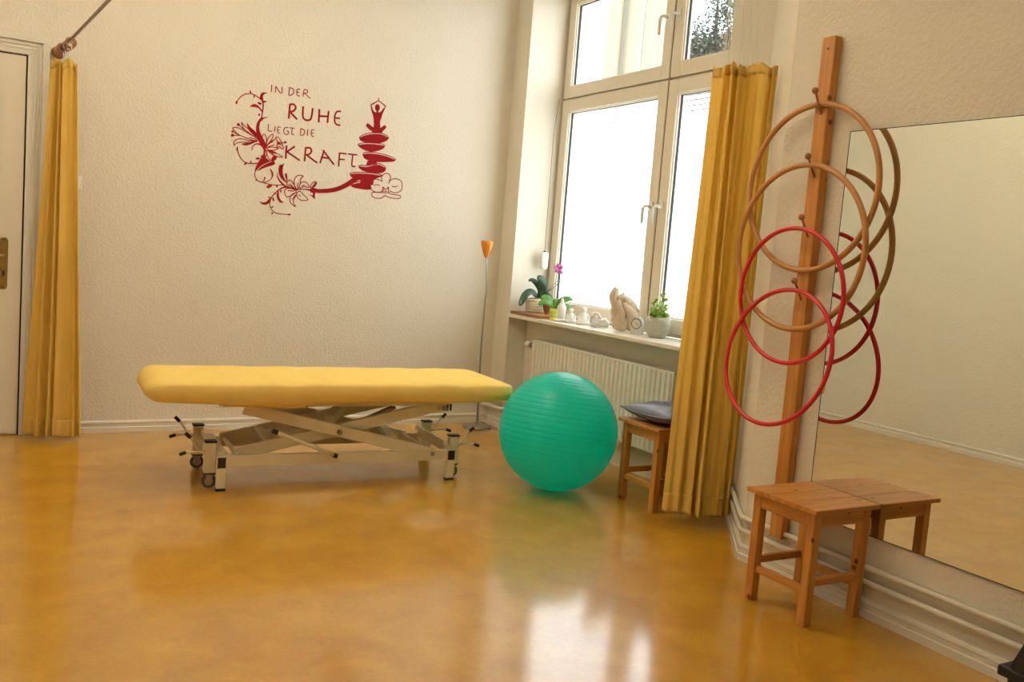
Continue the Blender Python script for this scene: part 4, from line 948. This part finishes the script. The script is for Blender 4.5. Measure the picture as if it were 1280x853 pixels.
# ------------------------------------------------------------------ outside the window
struct(MB().box((4.0, -10, -3.2), (40, 45, -3.0)).build('ground_outside', 'ground'))
pL = at(735, 60, 0, 9.0); pE = at(843, 60, 0, 9.0)
nb = thing('neighbour_building', (9.5, 15, -3.0), 'cream rendered house wall with downpipe seen through the upper window', 'building')
MB().prism([(9.0, pE.y), (12.0, pE.y * 12 / 9 + .4), (12.0, 24), (9.0, 24)], -3, 9).build('wall', 'facade', nb)
g0 = at(752, 60, 0, 9.0).y
MB().box((8.9, g0, -3), (9.0, 24, 9)).build('pale_bay', 'facade2', nb)
g1 = at(779, 60, 0, 9.0).y; MB().tube([(8.90, g1, -3), (8.90, g1, 9)], .05, 12).build('downpipe', 'facade', nb, smooth=True)
g2 = at(803, 60, 0, 9.0).y; MB().box((8.985, g2, -3), (9.0, g2 + .05, 9)).build('joint', 'zinc', nb)
rf = thing('tiled_house', (23, 24, -3.0), 'distant house with red tiled roof behind the garden tree', 'building')
a_ = at(855, 80, 0, 22.0); b_ = at(930, 80, 0, 22.0); zt = at(870, 52, 0, 24.0).z
MB().box((22, b_.y - 6, -3), (26, a_.y + 1.5, zt - 2.2)).build('wall', 'facade2', rf)
MB().add([(21.6, b_.y - 6.4, zt - 2.4), (21.6, a_.y + 1.9, zt - 2.4), (24, a_.y + 1.9, zt), (24, b_.y - 6.4, zt), (26.4, b_.y - 6.4, zt - 2.4), (26.4, a_.y + 1.9, zt - 2.4)], [(0, 1, 2, 3), (3, 2, 5, 4)]).build('roof', 'roof', rf, solid=.12)
tc_ = at(893, 48, 0, 16.0)
tr = thing('garden_tree', (tc_.x, tc_.y, -3.0), 'dark green conifer tree seen through the upper window pane', 'tree')
MB().tube([(tc_.x, tc_.y, -3), (tc_.x + .1, tc_.y, tc_.z - 1), (tc_.x, tc_.y + .1, tc_.z + 2.5)], [.12, .06, .02], 10).build('trunk', 'bark', tr, smooth=True)
rnd = random.Random(9); m = MB()
centers = [((897, 55), 1.15), ((872, 42), .55), ((905, 10), .55), ((880, 62), .7), ((915, 60), .9), ((925, 20), .8), ((868, 66), .5), ((940, 50), 1.2), ((895, 95), 1.4), ((930, 110), 1.5)]
for (u, v), r in centers:
    p = at(u, v, 0, 16.0 + rnd.uniform(-.6, .6)); n = int(620 * r)
    for _ in range(n):
        d = Vector((rnd.gauss(0, 1), rnd.gauss(0, 1), rnd.gauss(0, 1))).normalized() * r * rnd.random() ** .45; d.z *= .7
        e = Vector((rnd.gauss(0, 1), rnd.gauss(0, 1), rnd.gauss(0, .6))).normalized() * .13; f_ = e.cross(Vector((rnd.random() - .5, rnd.random() - .5, 1))).normalized() * .035
        q = p + d; m.add([q, q + e * .5 + f_, q + e, q + e * .5 - f_], [(0, 1, 2, 3)])
fo = m.build('foliage', 'foliage', tr); fo['kind'] = 'stuff'
